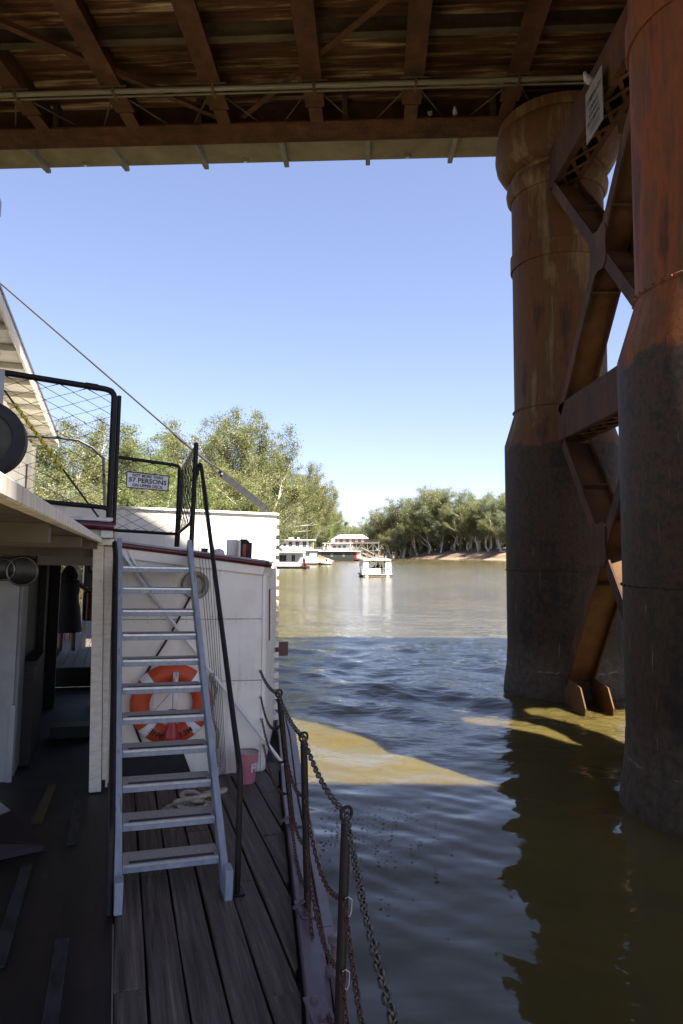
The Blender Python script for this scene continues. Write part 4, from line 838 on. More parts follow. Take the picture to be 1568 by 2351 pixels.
part(f1, 'coupling', MB().tube([(-.36, S, 1.546), (-.25, S, 1.538)], .032, 12), MAT['black_pipe'], smooth=True)
part(f1, 'netting', netting((-1.3, S, .45), (-.1, S, .4), (-1.3, S, 1.6), (-.1, S, 1.5), .115), MAT['wire'])
f2 = thing('safety_fence', 'low black pipe fence with netting carrying the passenger limit sign', 'fence', (.3, 8.6, .1), SHIP, 'pipe fences on the upper deck')
part(f2, 'frame', MB().tube(bendpath([(-.09, 8.6, 1.14), (.62, 8.6, 1.085), (.675, 8.6, 1.07), (.672, 8.6, .08)], .04), .022, 10).tube([(-.07, 8.6, .256), (.672, 8.6, .235)], .019, 8), MAT['black_pipe'], smooth=True)
part(f2, 'end_post', MB().tube([(-.085, 8.6, 1.14), (-.07, 8.6, .1)], .018, 8), MAT['black_pipe'], smooth=True)
part(f2, 'netting', netting((-.07, 8.6, .26), (.67, 8.6, .24), (-.08, 8.6, 1.12), (.67, 8.6, 1.06), .105), MAT['wire'])
gt = thing('deck_gate', 'black pipe gate with netting swung open at the head of the ladder', 'gate', (.72, 7.4, .0))
part(gt, 'post', MB().tube([(.735, 7.4, .04), (.745, 7.4, 1.175)], .026, 12), MAT['black_pipe'], smooth=True)
part(gt, 'post_cap', MB().blob((.745, 7.4, 1.175), (.027, .027, .02), 12, 6), MAT['black_pipe'], smooth='all')
part(gt, 'leaf_frame', MB().tube([(.73, 7.43, 1.12), (.7, 8.54, 1.03)], .019, 8).tube([(.725, 7.43, .33), (.69, 8.54, .25)], .019, 8).tube([(.703, 8.54, 1.05), (.69, 8.54, .08)], .02, 8), MAT['black_pipe'], smooth=True)
part(gt, 'netting', netting((.725, 7.43, .33), (.69, 8.54, .25), (.73, 7.43, 1.12), (.7, 8.54, 1.03), .1), MAT['wire'])
part(gt, 'base_fitting', MB().box((.66, 7.3, .01), (.80, 7.46, .03)).box((.84, 7.33, -.01), (.9, 7.39, .06)), MAT['black_rough'])
ps = thing('passenger_sign', 'white sign with maroon lettering limiting the upper deck to 57 persons', 'sign', (.3, 8.57, .76))
A = [V(.056, 8.565, .965), V(.551, 8.565, .94), V(.545, 8.565, .758), V(.06, 8.565, .775)]
part(ps, 'board', MB().plate(A, (0, .012, 0)), MAT['sign_white'], bevel=.002)
fr = MB()
for i in range(4): fr.beam(A[i] + V(0, -.001, 0), A[(i + 1) % 4] + V(0, -.001, 0), .004, .012, up=V(0, -1, 0).cross((A[(i+1) % 4] - A[i])).normalized())
part(ps, 'border', fr, MAT['ink'])
ux = (A[1] - A[0]).normalized()
for s_, z, sz, w in (('NOT MORE THAN', .918, .05, .36), ('57 PERSONS', .860, .075, .44), ('ON UPPER DECK', .80, .05, .36)):
    text(ps, s_, sz, axes(V(.303, 8.561, z), ux, (ux.z * -1, 0, 1), (0, -1, 0)), MAT['sign_red'], width=w, ext=.0012)
# stay cable, flat spar and its fork
cbz = thing('stay_cable', 'long taut wire stay slanting down from the upper left to the grey spar', 'cable', (1.27, 9.3, 1.117))
part(cbz, 'wire', MB().tube([(-2.6, 9.3, 4.15), (.62, 9.3, 1.61)], .012, 6), MAT['wire'])
part(cbz, 'turnbuckle', MB().tube([(.62, 9.3, 1.61), (.64, 9.3, 1.595), (.78, 9.3, 1.48), (.8, 9.3, 1.465)], [.012, .024, .024, .012], 8), MAT['spar'])
part(cbz, 'rod', MB().tube([(.8, 9.3, 1.465), (1.15, 9.3, 1.21)], .018, 8), MAT['spar'])
part(cbz, 'fork', MB().tube([(1.14, 9.28, 1.215), (1.2, 9.27, 1.18), (1.3, 9.27, 1.12)], .013, 6).tube([(1.14, 9.32, 1.215), (1.18, 9.34, 1.15), (1.27, 9.34, 1.08)], .013, 6), MAT['spar'])
sq = thing('flat_spar', 'weathered flat grey spar sloping down onto the white paddle box top', 'spar', (1.93, 9.3, .58))
part(sq, 'bar', MB().beam((1.25, 9.3, 1.12), (1.92, 9.3, .645), .03, .095, up=(0, 0, 1)), MAT['spar'], bevel=.004)
part(sq, 'pin', MB().tube([(1.29, 9.24, 1.09), (1.29, 9.36, 1.09)], .014, 8), MAT['steel'], smooth=True)
part(sq, 'foot', MB().beam((1.93, 9.3, .66), (1.965, 9.3, .586), .05, .04), MAT['spar'])
sy = thing('guy_rod', 'dark guy rod sheathed in yellow plastic with black spiral stripes', 'guy rod', (-.2, 8, .33))
part(sy, 'rod', MB().tube([(-1.24, 8, 1.7), (-.214, 8, .365)], .011, 7), MAT['wire'])
part(sy, 'sleeve', MB().tube([(-1.13, 8, 1.557), (-.613, 8, .885)], .019, 10), MAT['yellow'], smooth=True)
a0, b0 = V(-1.13, 8, 1.557), V(-.613, 8, .885); dd = (b0 - a0).normalized(); xx = V(0, 1, 0); yy = dd.cross(xx)
part(sy, 'stripe', MB().tube([a0.lerp(b0, k / 120) + (xx * math.cos(k * .52) + yy * math.sin(k * .52)) * .0195 for k in range(121)], .0045, 4), MAT['ink'])
# navigation lamp group on the box top
nl = thing('navigation_lamp', 'black lantern with red lens in a cream screen on the paddle box top', 'lamp', (1.38, 8.0, -.05))
part(nl, 'screen', MB().box((1.2, 7.98, -.07), (1.335, 8.02, .178)).box((1.312, 7.86, -.08), (1.342, 7.979, .17)), MAT['cream'], bevel=.01)
part(nl, 'lantern', MB().lathe([(.06, -.09), (.06, -.05), (.05, -.045), (.05, -.03)], 18, (1.39, 7.95, 0)).lathe([(.05, .13), (.066, .135), (.066, .16), (.05, .175), (.02, .185)], 18, (1.39, 7.95, 0)), MAT['black_rough'], smooth=True)
part(nl, 'lens', MB().lathe([(.047, -.029), (.05, .05), (.047, .129)], 18, (1.39, 7.95, 0)), MAT['lamp_red'], smooth=True)
part(nl, 'back_plate', MB().box((1.43, 8.0, -.1), (1.5, 8.03, .15)).box((1.435, 7.93, -.1), (1.445, 8.0, .13)), MAT['black_rough'])
part(nl, 'finial', MB().tube([(1.36, 7.95, .18), (1.36, 7.95, .215)], .006, 6).tube([(1.42, 7.95, .18), (1.42, 7.95, .2)], .006, 6), MAT['black_rough'])
single('cream_fairlead', 'small cream wedge shaped fairlead on the paddle box ledge', 'fairlead', MB().plate([(1.02, 7.75, -.02), (1.16, 7.75, -.035), (1.135, 7.75, .045), (1.09, 7.75, .07), (1.035, 7.75, .055)], (0, .08, 0)), MAT['cap_paint'], (1.09, 7.79, -.03), bevel=.004)
# searchlight at the left edge
sh = thing('searchlight', 'large round black searchlight behind the canopy edge at the left', 'searchlight', (-.86, 5.1, .28))
part(sh, 'housing', MB().lathe([(.17, 4.97), (.175, 4.95), (.235, 4.95), (.25, 4.96), (.25, 5.1), (.2, 5.25), (.1, 5.32), (.001, 5.33)], 48, (-.872, 0, .728), 'y'), MAT['black'], smooth=True)
part(sh, 'lens', MB().lathe([(.172, 4.968), (.12, 4.955), (.001, 4.95)], 40, (-.872, 0, .728), 'y'), MAT['debris'], smooth=True)
part(sh, 'bracket', MB().box((-.9, 5.08, .2), (-.84, 5.14, .5)).box((-.83, 5.0, .96), (-.78, 5.03, 1.2)), MAT['grey_top'])

# ------------------------------------------------------------------ passage: pans, cabinet, case, person, bag
for i, (t, z, r, lab) in enumerate(((-1.075, -.2, .105, 'shiny steel pan hanging at the very left edge of the cabin wall'), (-.9, -.215, .14, 'round steel basin hanging by the passage, right of the smaller pan'))):
    p = thing('hanging_pan', lab, 'pan', (t, 7.5, z - r), SHIP, 'pans hung on the cabin wall')
    part(p, 'bowl', MB().lathe([(r, 7.5), (r + .006, 7.495), (r + .004, 7.505), (r * .8, 7.55), (r * .5, 7.575), (.001, 7.58)], 32, (t, 0, z), 'y'), MAT['pan_in'], smooth=True)
    part(p, 'rim', MB().tube([(t + r * math.cos(a), 7.497, z + r * math.sin(a)) for a in np.linspace(0, 6.283, 33)[:-1]], .014, 8, closed=True), MAT['pan'], smooth='all')
    part(p, 'cord', MB().tube([(t, 7.52, z + r), (t + .01, 7.55, z + r + .13)], .004, 5), MAT['black'])
ae = thing('defibrillator_cabinet', 'grey wall cabinet with AED and heart mark beyond the passage', 'cabinet', (-.4, 11.1, -.56))
part(ae, 'cabinet', MB().box((-.47, 11.0, -.54), (-.2, 11.19, -.1)), MAT['cabin_grey'], bevel=.006)
part(ae, 'label', MB().box((-.425, 10.993, -.33), (-.24, 10.999, -.13)), MAT['dark_green'])
text(ae, 'AED', .075, axes((-.333, 10.99, -.17), (1, 0, 0), (0, 0, 1), (0, -1, 0)), MAT['sign_white'], width=.15)
hp = [(-.333 + .055 * (math.sin(a) ** 3), 10.992, -.262 + .0035 * (13 * math.cos(a) - 5 * math.cos(2*a) - 2 * math.cos(3*a) - math.cos(4*a))) for a in np.linspace(0, 6.283, 25)[:-1]]
part(ae, 'heart', MB().plate(hp, (0, -.003, 0)), MAT['sign_white'])
cs = thing('dark_red_case', 'dark red ribbed case hung below the wall cabinet in the passage', 'case', (-.38, 11.1, -1.06))
part(cs, 'shell', MB().box((-.47, 11.02, -1.05), (-.2, 11.18, -.6)), MAT['brick_red'], bevel=.03)
for x in (-.42, -.35, -.28): part(cs, 'rib', MB().box((x, 11.005, -1.03), (x + .018, 11.022, -.63)), MAT['maroon'])
part(cs, 'handle', MB().tube([(-.36, 11.1, -.6), (-.355, 11.1, -.57), (-.31, 11.1, -.57), (-.305, 11.1, -.6)], .012, 6), MAT['black'])
rw = thing('red_wedge', 'dark red steel ramp corner on the tarred floor at the left edge', 'steel ramp', (-.6, 5.9, DZ))
part(rw, 'plate', MB().hexa([(-1.2, 5.6, DZ - .01), (-.44, 5.84, DZ - .01), (-.44, 5.88, DZ - .01), (-1.0, 6.2, DZ - .01), (-1.2, 5.62, -2.1), (-.44, 5.85, -2.26), (-.44, 5.87, -2.26), (-.72, 6.2, -2.1)]), mat('dark_red_steel', (.009, .003, .004), (.018, .006, .008), scale=6, rough=.6), bevel=.004)
part(rw, 'edge_angle', MB().beam((-.68, 5.79, -2.19), (-.44, 5.84, -2.262), .003, .006), MAT['black_rough'])
single('grey_board', 'short pale grey board leaning at the left edge above the red ramp', 'board', MB().beam((-.95, 6.35, -2.05), (-.68, 6.12, -2.2), .14, .03), MAT['cabin_grey'], (-.8, 6.2, -2.2), bevel=.004)
def skin_body(t, name, verts, edges, radii, m, root=0):
    me = bpy.data.meshes.new(name); me.from_pydata([tuple(Vector(v) - Vector(t.base)) for v in verts], edges, []); o = bpy.data.objects.new(name, me); COL.objects.link(o); o.parent = t.o
    md = o.modifiers.new('skin', 'SKIN'); md.use_smooth_shade = True
    for i, r in enumerate(radii): d = me.skin_vertices[0].data[i]; d.radius = r if isinstance(r, tuple) else (r, r); d.use_root = i == root
    o.modifiers.new('sub', 'SUBSURF').levels = 2; o.modifiers['sub'].render_levels = 2; me.materials.append(m); return o
FZ = -1.98; px, py = -.88, 14.3
pe = thing('person', 'person in a dark dress seen from behind in the passage, arm out to the wall', 'person', (px, py, FZ))
K = lambda x, y, z: (px + x, py + y, FZ + z)
bv = [K(0,0,.9), K(0,.01,1.08), K(0,.0,1.28), K(0,.01,1.42), K(.01,.02,1.53), K(-.09,0,.86), K(-.1,.02,.48), K(-.1,-.02,.1), K(-.1,.12,.04), K(.09,0,.86), K(.12,.03,.48), K(.13,-.02,.1), K(.14,.12,.04),
      K(-.16,0,1.36), K(-.24,.02,1.1), K(-.2,.16,.92), K(.17,0,1.36), K(.33,.12,1.22), K(.5,.2,1.28), K(.56,.22,1.33)]
be = [(0,1),(1,2),(2,3),(3,4),(0,5),(5,6),(6,7),(7,8),(0,9),(9,10),(10,11),(11,12),(2,13),(13,14),(14,15),(2,16),(16,17),(17,18),(18,19)]
skin_body(pe, 'body', bv, be, [(.16,.12),(.14,.1),(.17,.11),.06,.085,.09,.06,.045,.035,.09,.06,.045,.035,.06,.045,.035,.06,.045,.035,.028], MAT['skin'])
part(pe, 'dress', MB().lathe([(.1, FZ + 1.42), (.19, FZ + 1.36), (.2, FZ + 1.2), (.185, FZ + 1.05), (.22, FZ + .9), (.25, FZ + .7), (.275, FZ + .42), (.26, FZ + .42), (.2, FZ + .9), (.16, FZ + 1.3)], 24, (px, py, 0)), MAT['dress'], smooth=True)
hm = MB().blob(K(.0, .0, 1.56), (.125, .125, .135), 18, 12).blob(K(-.02, -.03, 1.45), (.13, .1, .12), 14, 9)
for k in range(26):
    a = random.uniform(0, 6.28); hm.tube([K(.1 * math.cos(a), .1 * math.sin(a), 1.6), K(.14 * math.cos(a), .14 * math.sin(a) - .01, 1.5), K(.12 * math.cos(a) + .01, .12 * math.sin(a) - .02, 1.34 + random.uniform(0, .06))], [.02, .025, .006], 5)
part(pe, 'hair', hm, MAT['hair'], smooth='all')
for s, q in ((1, K(.57, .225, 1.34)),):
    for k in range(5):
        q0 = Vector(q); part(pe, 'finger', MB().tube([q0 + V(-.01, 0, .01 * (k - 2)), q0 + V(.045 if k else .01, .02, .016 * (k - 2) + (0 if k else -.03)), q0 + V(.075 - .005 * abs(k - 2) if k else .03, .035, .017 * (k - 2) + (0 if k else -.05))], [.01, .009, .006], 6), MAT['skin'], smooth='all')
bg_ = thing('backpack', 'dark bag lying on the floor beside the person in the passage', 'bag', (-1.1, 13.6, FZ))
part(bg_, 'sack', MB().blob((-1.1, 13.6, FZ + .13), (.17, .14, .13), 14, 9), MAT['navy'], smooth='all'); part(bg_, 'strap', MB().tube([(-1.2, 13.55, FZ + .2), (-1.12, 13.5, FZ + .3), (-1.0, 13.55, FZ + .22)], .016, 6), MAT['navy'], smooth='all')

# ================================================================== trees: river red gums, built limb by limb with leaf clumps
def gum(seed, H, spread, nmain, leaf, bare=.3, dens=.62):
    rg = random.Random(seed); tr = MB(); tips = []
    def limb(p, d, L, r, depth):
        n = 5; pts = [p]; rs = [r]; q = p.copy()
        for i in range(n):
            d = (d + V(rg.gauss(0, .17), rg.gauss(0, .17), rg.gauss(.05, .1))).normalized(); q = q + d * (L / n); pts.append(q.copy()); rs.append(r * (1 - .45 * (i + 1) / n))
            if depth >= 1 and i >= (2 if depth == 1 else 0): tips.append(q.copy())
        tr.tube(pts, rs, 7 if depth == 0 else 5, caps=False)
        if depth < 3:
            k = nmain if depth == 0 else rg.choice((3, 3, 4)) if depth == 1 else 2
            for c in range(k):
                a = rg.uniform(0, 6.28) if depth else 6.28 * (c + rg.uniform(0, .7)) / k; side = V(math.cos(a), math.sin(a), 0)
                b = pts[rg.choice((2, 3, 4, 5)) if depth else (5 if c < 2 else rg.choice((2, 3, 4)))]
                nd = (d * rg.uniform(.55, 1.0) + side * rg.uniform(.35, .9) * spread + V(0, 0, .3 if depth == 0 else .05)).normalized(); limb(b.copy(), nd, L * rg.uniform(.55, .85) if depth else H * rg.uniform(.28, .44), rs[-1] * rg.uniform(.6, .9), depth + 1)
        tips.append(q.copy())
    limb(V(0, 0, -.5), V(rg.gauss(0, .06), rg.gauss(0, .06), 1).normalized(), H * bare + .5, H * .026, 0)
    zt = max(t.z for t in tips) + .8; k = H / zt
    tr.v = [(x * k, y * k, z * k if z > 0 else z) for x, y, z in tr.v]
    T = np.array([[t.x * k, t.y * k, t.z * k] for t in tips]); g = np.random.default_rng(seed)
    cc = np.array([T[:, 0].mean(), T[:, 1].mean(), H * .6]); env = np.array([H * .36, H * .36, H * .44])
    def pull(Q):
        rn = np.linalg.norm((Q - cc) / env, axis=1)[:, None]; return cc + (Q - cc) / (1 + rn ** 6) ** (1 / 6)
    T = pull(T); zs = (H - .9) / T[:, 2].max(); T[:, 2] *= zs; tv = np.array(tr.v); hi_ = tv[:, 2] > H * .3; tv[hi_] = pull(tv[hi_]); tv[:, 2] = np.where(tv[:, 2] > 0, tv[:, 2] * zs, tv[:, 2]); tr.v = [tuple(p) for p in tv]
    low = T[T[:, 2] < H * .7]; drop = low[g.random(len(low)) < (.5 if bare < .33 else .12)] - np.stack([np.zeros(1), np.zeros(1), np.ones(1)], 1) * H * .09; T = np.concatenate([T, drop]); T = T[T[:, 2] > H * .16]; P = []
    for c in T:
        n = int(g.integers(90, 210) * dens); rad = g.uniform(.34, .8); e = g.normal(0, 1, (n, 3)) * rad
        e[:, 2] = e[:, 2] * .75 - .35 * rad * g.random(n); P.append(c + e)
    P = np.concatenate(P); P = P[P[:, 2] > .6]; n = len(P); ln = g.uniform(.18, .36, (n, 1)) * leaf; wd = ln * g.uniform(.32, .55, (n, 1))
    d = g.normal(0, 1, (n, 3)); d[:, 2] = d[:, 2] * .7 - .6; d /= np.linalg.norm(d, axis=1)[:, None]
    s = np.cross(d, g.normal(0, 1, (n, 3))); s /= np.linalg.norm(s, axis=1)[:, None] + 1e-9
    vs = np.stack([P - d * ln / 2, P + s * wd / 2, P + d * ln / 2, P - s * wd / 2], 1).reshape(-1, 3); idx = np.arange(n * 4).reshape(n, 4)
    cm = bpy.data.meshes.new('crown'); cm.from_pydata(vs.tolist(), [], idx.tolist())
    tm = tr.mesh('trunk', MAT['bark'], smooth='all'); return tm, cm
VARS = [gum(21, 24, .8, 6, 1.0, .28), gum(35, 24, .7, 7, 1.0, .25), gum(48, 24, .95, 6, 1.05, .3), gum(57, 24, .65, 7, .95, .22), gum(66, 24, .8, 7, 1.0, .2), gum(71, 24, .9, 6, 1.0, .26), gum(83, 24, .7, 5, 1.15, .4, .42), gum(94, 24, .85, 5, 1.15, .38, .4), gum(97, 24, .6, 6, 1.1, .36, .42)]
print('LEAVES', [len(v[1].polygons) for v in VARS])
def bush(seed):
    g = np.random.default_rng(seed); C = g.normal(0, 1, (26, 3)) * [1.1, 1.1, .6] + [0, 0, 1.3]; P = np.concatenate([c + g.normal(0, .42, (110, 3)) for c in C]); P = P[P[:, 2] > .1]; n = len(P)
    ln = g.uniform(.2, .4, (n, 1)); d = g.normal(0, 1, (n, 3)); d /= np.linalg.norm(d, axis=1)[:, None]; s = np.cross(d, g.normal(0, 1, (n, 3))); s /= np.linalg.norm(s, axis=1)[:, None]
    vs = np.stack([P - d * ln / 2, P + s * ln * .2, P + d * ln / 2, P - s * ln * .2], 1).reshape(-1, 3); cm = bpy.data.meshes.new('foliage'); cm.from_pydata(vs.tolist(), [], np.arange(n * 4).reshape(n, 4).tolist())
    st = MB()
    for c in C[:9]: st.tube([(c[0] * .15, c[1] * .15, -.2), (c[0] * .6, c[1] * .6, c[2] * .6), tuple(c)], [.06, .04, .015], 5, caps=False)
    return st.mesh('stem', MAT['bark']), cm
BUSH = [bush(3), bush(9)]
LEAFM = ['leaf', 'leaf_green', 'leaf_grey']
crown_me = {}
def crown_of(table, key, v, lm):
    if (key, v, lm) not in crown_me:
        me = table[v][1].copy() if True else None; me.materials.clear(); me.materials.append(MAT[lm]); crown_me[(key, v, lm)] = me
    return crown_me[(key, v, lm)]
TREES = []
def tree(pxx, topy, D, v, lm, grp, sc=None, wide=1.0):
    X = (pxx - 784) / 1568 * D; Y = D; z = float(ground(X, Y)); top = EYE + (1267 - topy) / 1568 * D; h = max(4, top - z)
    TREES.append((pxx, X, Y, z - .1, h / 24, v, lm, grp, wide))
rt = random.Random(4)
# left bank, tall ones then the lower screen in front
for i, (x, ty, D) in enumerate([(-60, 960, 70), (20, 930, 74), (100, 965, 78), (172, 935, 84), (240, 1012, 92), (312, 975, 98), (362, 1022, 104), (412, 1015, 110), (458, 962, 120), (500, 928, 128), (553, 968, 134), (600, 1008, 165), (632, 1028, 200),
        (662, 1045, 212), (692, 1058, 224), (716, 1085, 246), (738, 1108, 285), (750, 1135, 300), (757, 1165, 305)]):
    tree(x, ty, D, i % 6, 'leaf_green' if i in (5, 12) else 'leaf', 'trees on left bank')
for i, (x, ty, D) in enumerate([(60, 1060, 62), (135, 1075, 66), (205, 1085, 72), (275, 1085, 80), (340, 1095, 86), (400, 1100, 92), (450, 1075, 100), (500, 1060, 108), (540, 1055, 116), (575, 1085, 140), (612, 1095, 192), (648, 1105, 204), (682, 1125, 216), (706, 1160, 236), (722, 1175, 282), (736, 1200, 290), (640, 1180, 200), (665, 1190, 208)]):
    tree(x, ty, D, (i * 5 + 3) % 6, ('leaf', 'leaf_grey', 'leaf_green', 'leaf')[i % 4], 'trees on left bank', wide=1.35)
# far trees between the wharf and the bend
for i, (x, ty, D) in enumerate([(776, 1198, 470), (790, 1203, 480), (804, 1207, 400), (820, 1208, 500), (836, 1198, 440), (852, 1184, 410), (866, 1190, 400), (880, 1200, 420)]):
    tree(x, ty, D, (i * 2 + 1) % 6, ('leaf_grey', 'leaf', 'leaf_green')[i % 3], 'trees behind the wharf', wide=1.2)
# right bank
for i, (x, ty, D) in enumerate([(892, 1160, 374), (906, 1142, 372), (924, 1140, 368), (944, 1146, 362), (966, 1132, 356), (990, 1118, 350), (1014, 1114, 344), (1036, 1134, 338), (1058, 1134, 332), (1080, 1122, 326), (1102, 1126, 318), (1124, 1142, 312), (1144, 1132, 306), (1164, 1112, 300), (1190, 1120, 296), (1215, 1125, 285)]):
    tree(x, ty, D + 12, 6 + i % 3 if i % 4 else i % 6, ('leaf', 'leaf', 'leaf_grey', 'leaf', 'leaf_green')[i % 5], 'trees on right bank', wide=1.3)
for i, (x, ty, D) in enumerate([(896, 1200, 364), (926, 1195, 358), (958, 1190, 350), (985, 1185, 342), (1012, 1195, 336), (1044, 1183, 330), (1074, 1180, 322), (1098, 1175, 314), (1122, 1180, 306), (1150, 1172, 298), (1175, 1170, 290)]):
    tree(x, ty, D + 9, 6 + (i * 2 + 1) % 3, ('leaf', 'leaf_grey', 'leaf')[i % 3], 'trees on right bank', wide=1.5)
for i, (x, ty, D) in enumerate([(1428, 1050, 92), (1500, 1060, 80), (1395, 1110, 130), (1330, 1110, 170), (1270, 1118, 220)]):
    tree(x, ty, D, i % 6, 'leaf_green' if i == 0 else 'leaf', 'trees behind the piers')
ORD = ['first', 'second', 'third', 'fourth', 'fifth', 'sixth', 'seventh', 'eighth', 'ninth', 'tenth', 'eleventh', 'twelfth', 'thirteenth', 'fourteenth', 'fifteenth', 'sixteenth', 'seventeenth', 'eighteenth', 'nineteenth', 'twentieth'] + ['twenty-' + o for o in ('first', 'second', 'third', 'fourth', 'fifth', 'sixth', 'seventh', 'eighth', 'ninth')] + ['thirtieth'] + ['thirty-' + o for o in ('first', 'second', 'third', 'fourth', 'fifth', 'sixth', 'seventh', 'eighth', 'ninth')]
HUE = {'leaf': 'olive', 'leaf_green': 'bright green', 'leaf_grey': 'grey green'}
for grp in sorted(set(t[7] for t in TREES)):
    L_ = sorted([t for t in TREES if t[7] == grp])
    for k, (pxx, X, Y, z, s, v, lm, g_, wide) in enumerate(L_):
        r = bpy.data.objects.new('gum_tree', None); COL.objects.link(r); r.location = (X, Y, z); r.rotation_euler = (0, 0, rt.uniform(0, 6.28)); r.scale = (s * wide * rt.uniform(.9, 1.1), s * wide * rt.uniform(.9, 1.1), s)
        size = 'tall' if s > .95 else 'smaller'
        put(r, '%s %s gum tree, %s from left among %s' % (size, HUE[lm], ORD[k], grp), 'tree', grp)
        for nm, me in (('trunk', VARS[v][0]), ('crown', crown_of(VARS, 't', v, lm))):
            o = bpy.data.objects.new(nm, me); COL.objects.link(o); o.parent = r
BU_ = []
for i in range(5): D = 340 - i * 9 + rt.uniform(-4, 4); BU_.append((900 + i * 55, D + 34 - i * 1.5, 'shrubs on the right bank'))
for i in range(9): BU_.append((860 + i * 3.5, 380 + 6 * i, 'shrubs on the right bank'))
for i in range(14): BU_.append((480 + i * 18, 122 + i * 9.5 + (30 if i > 5 else 0), 'shrubs on the left bank'))
for i in range(18): BU_.append((884 + i * 18, 402 - i * 4.2, 'tall thicket behind the right bank trees'))
for grp in ('shrubs on the left bank', 'shrubs on the right bank', 'tall thicket behind the right bank trees'):
    for k, (pxx, D, g_) in enumerate(sorted(b for b in BU_ if b[2] == grp)):
        X = (pxx - 784) / 1568 * D; z = float(ground(X, D)); s = rt.uniform(.8, 1.5) * (1.5 if 'left' in grp else 3.2 if 'thicket' in grp else 1.2)
        if z < .4: continue
        r = bpy.data.objects.new('shrub', None); COL.objects.link(r); r.location = (X, D, z - .1); r.rotation_euler = (0, 0, rt.uniform(0, 6)); r.scale = (s, s, s * 1.1)
        put(r, 'low leafy shrub, %s from the left among the %s' % (ORD[k], grp), 'shrub', grp); v = k % 2; lm = LEAFM[k % 3]
        for nm, me in (('stem', BUSH[v][0]), ('foliage', crown_of(BUSH, 'b', v, lm))):
            o = bpy.data.objects.new(nm, me); COL.objects.link(o); o.parent = r

# ================================================================== craft and buildings on the river
def at(pxx, py, D): return ((pxx - 784) / 1568 * D, D, EYE + (1267 - py) / 1568 * D)
def local(pxx, D, yaw=0): return Matrix.Translation(((pxx - 784) / 1568 * D, D, 0)) @ Matrix.Rotation(yaw, 4, 'Z')
# small tour boat in mid river, seen end on (x across, y away)
pb_ = thing('tour_boat', 'small white canopied tour boat motoring away in mid river', 'boat', (0, 0, 0), local(866, 97, R(4)))
W2, LB = 2.0, 6.4
for x in (-1.5, 1.5): part(pb_, 'pontoon', MB().tube([(x, 0, .1), (x, .4, .12), (x, LB, .12), (x, LB + .6, .2)], [.2, .33, .33, .05], 10), MAT['boat_cream'], smooth=True)
part(pb_, 'hull_skirt', MB().hexa([(-1.95, .12, .03), (1.95, .12, .03), (1.95, LB, .03), (-1.95, LB, .03), (-2.1, .05, .358), (2.1, .05, .358), (2.1, LB, .358), (-2.1, LB, .358)]), MAT['timber_grey'])
part(pb_, 'deck', MB().box((-W2 - .2, 0, .36), (W2 + .2, LB, .46)), MAT['boat_cream'])
part(pb_, 'roof', MB().hexa([(-W2, -.1, 2.42), (W2, -.1, 2.42), (W2, LB - .4, 2.5), (-W2, LB - .4, 2.5), (-W2 + .1, -.05, 2.56), (W2 - .1, -.05, 2.56), (W2 - .1, LB - .5, 2.64), (-W2 + .1, LB - .5, 2.64)]), MAT['boat_white'])
for x in (-1.15, 1.05): part(pb_, 'post', MB().box((x, .12, .462), (x + .1, .22, 2.41)), MAT['dark'])
for x in (-1.9, 1.85):
    part(pb_, 'post', MB().box((x - .02, LB - .8, .462), (x + .03, LB - .75, 2.44)), MAT['steel'])
for s in (-1, 1):
    part(pb_, 'curtain', MB().hexa([(s * 1.15, .1, .47), (s * 2.12, .06, .47), (s * 2.12, .1, .47), (s * 1.15, .14, .47), (s * 1.2, .1, 2.4), (s * 1.85, .06, 2.4), (s * 1.85, .1, 2.4), (s * 1.2, .14, 2.4)]), MAT['canvas'])
    part(pb_, 'curtain', MB().hexa([(s * 2.06, .2, 1.5), (s * 2.1, .2, 1.5), (s * 2.1, LB - 1, 1.5), (s * 2.06, LB - 1, 1.5), (s * 1.95, .2, 2.4), (s * 1.98, .2, 2.4), (s * 1.98, LB - 1, 2.4), (s * 1.95, LB - 1, 2.4)]), MAT['canvas'])
    part(pb_, 'side_rail', MB().tube([(s * 2.2, -.1, .5), (s * 2.25, -.1, 1.35), (s * 2.25, 1.6, 1.35), (s * 2.2, 1.6, .5)], .03, 6).tube([(s * 2.25, -.1, .95), (s * 2.25, 1.6, .95)], .025, 6), MAT['steel'])
part(pb_, 'stern_panel', MB().box((-1.1, 0.02, .47), (.15, .07, 1.25)).box((.17, .02, .47), (.5, .07, 1.25)), MAT['boat_white'])
part(pb_, 'gate', MB().tube([(.55, .05, .5), (.55, .05, 1.25), (1.1, .05, 1.25), (1.1, .05, .5)], .025, 6).tube([(.55, .05, 1.0), (1.1, .05, 1.0)], .02, 6).tube([(.55, .05, .75), (1.1, .05, .75)], .02, 6), MAT['steel'])
part(pb_, 'bench', MB().box((-1.0, .9, .47), (.3, 1.5, .95)).box((.0, 1.2, .95), (.6, 1.6, 1.3)), MAT['boat_cream'])
part(pb_, 'ceiling_fan', MB().box((-.7, 1.2, 2.2), (-.1, 1.5, 2.36)).box((.3, 1.3, 2.33), (1.0, 1.38, 2.36)), MAT['dark'])
part(pb_, 'number_mark', MB().box((1.35, .05, 1.02), (1.5, .055, 1.18)).box((1.54, .05, 1.02), (1.6, .055, 1.18)), MAT['ink'])
FB = pb_.o.matrix_world
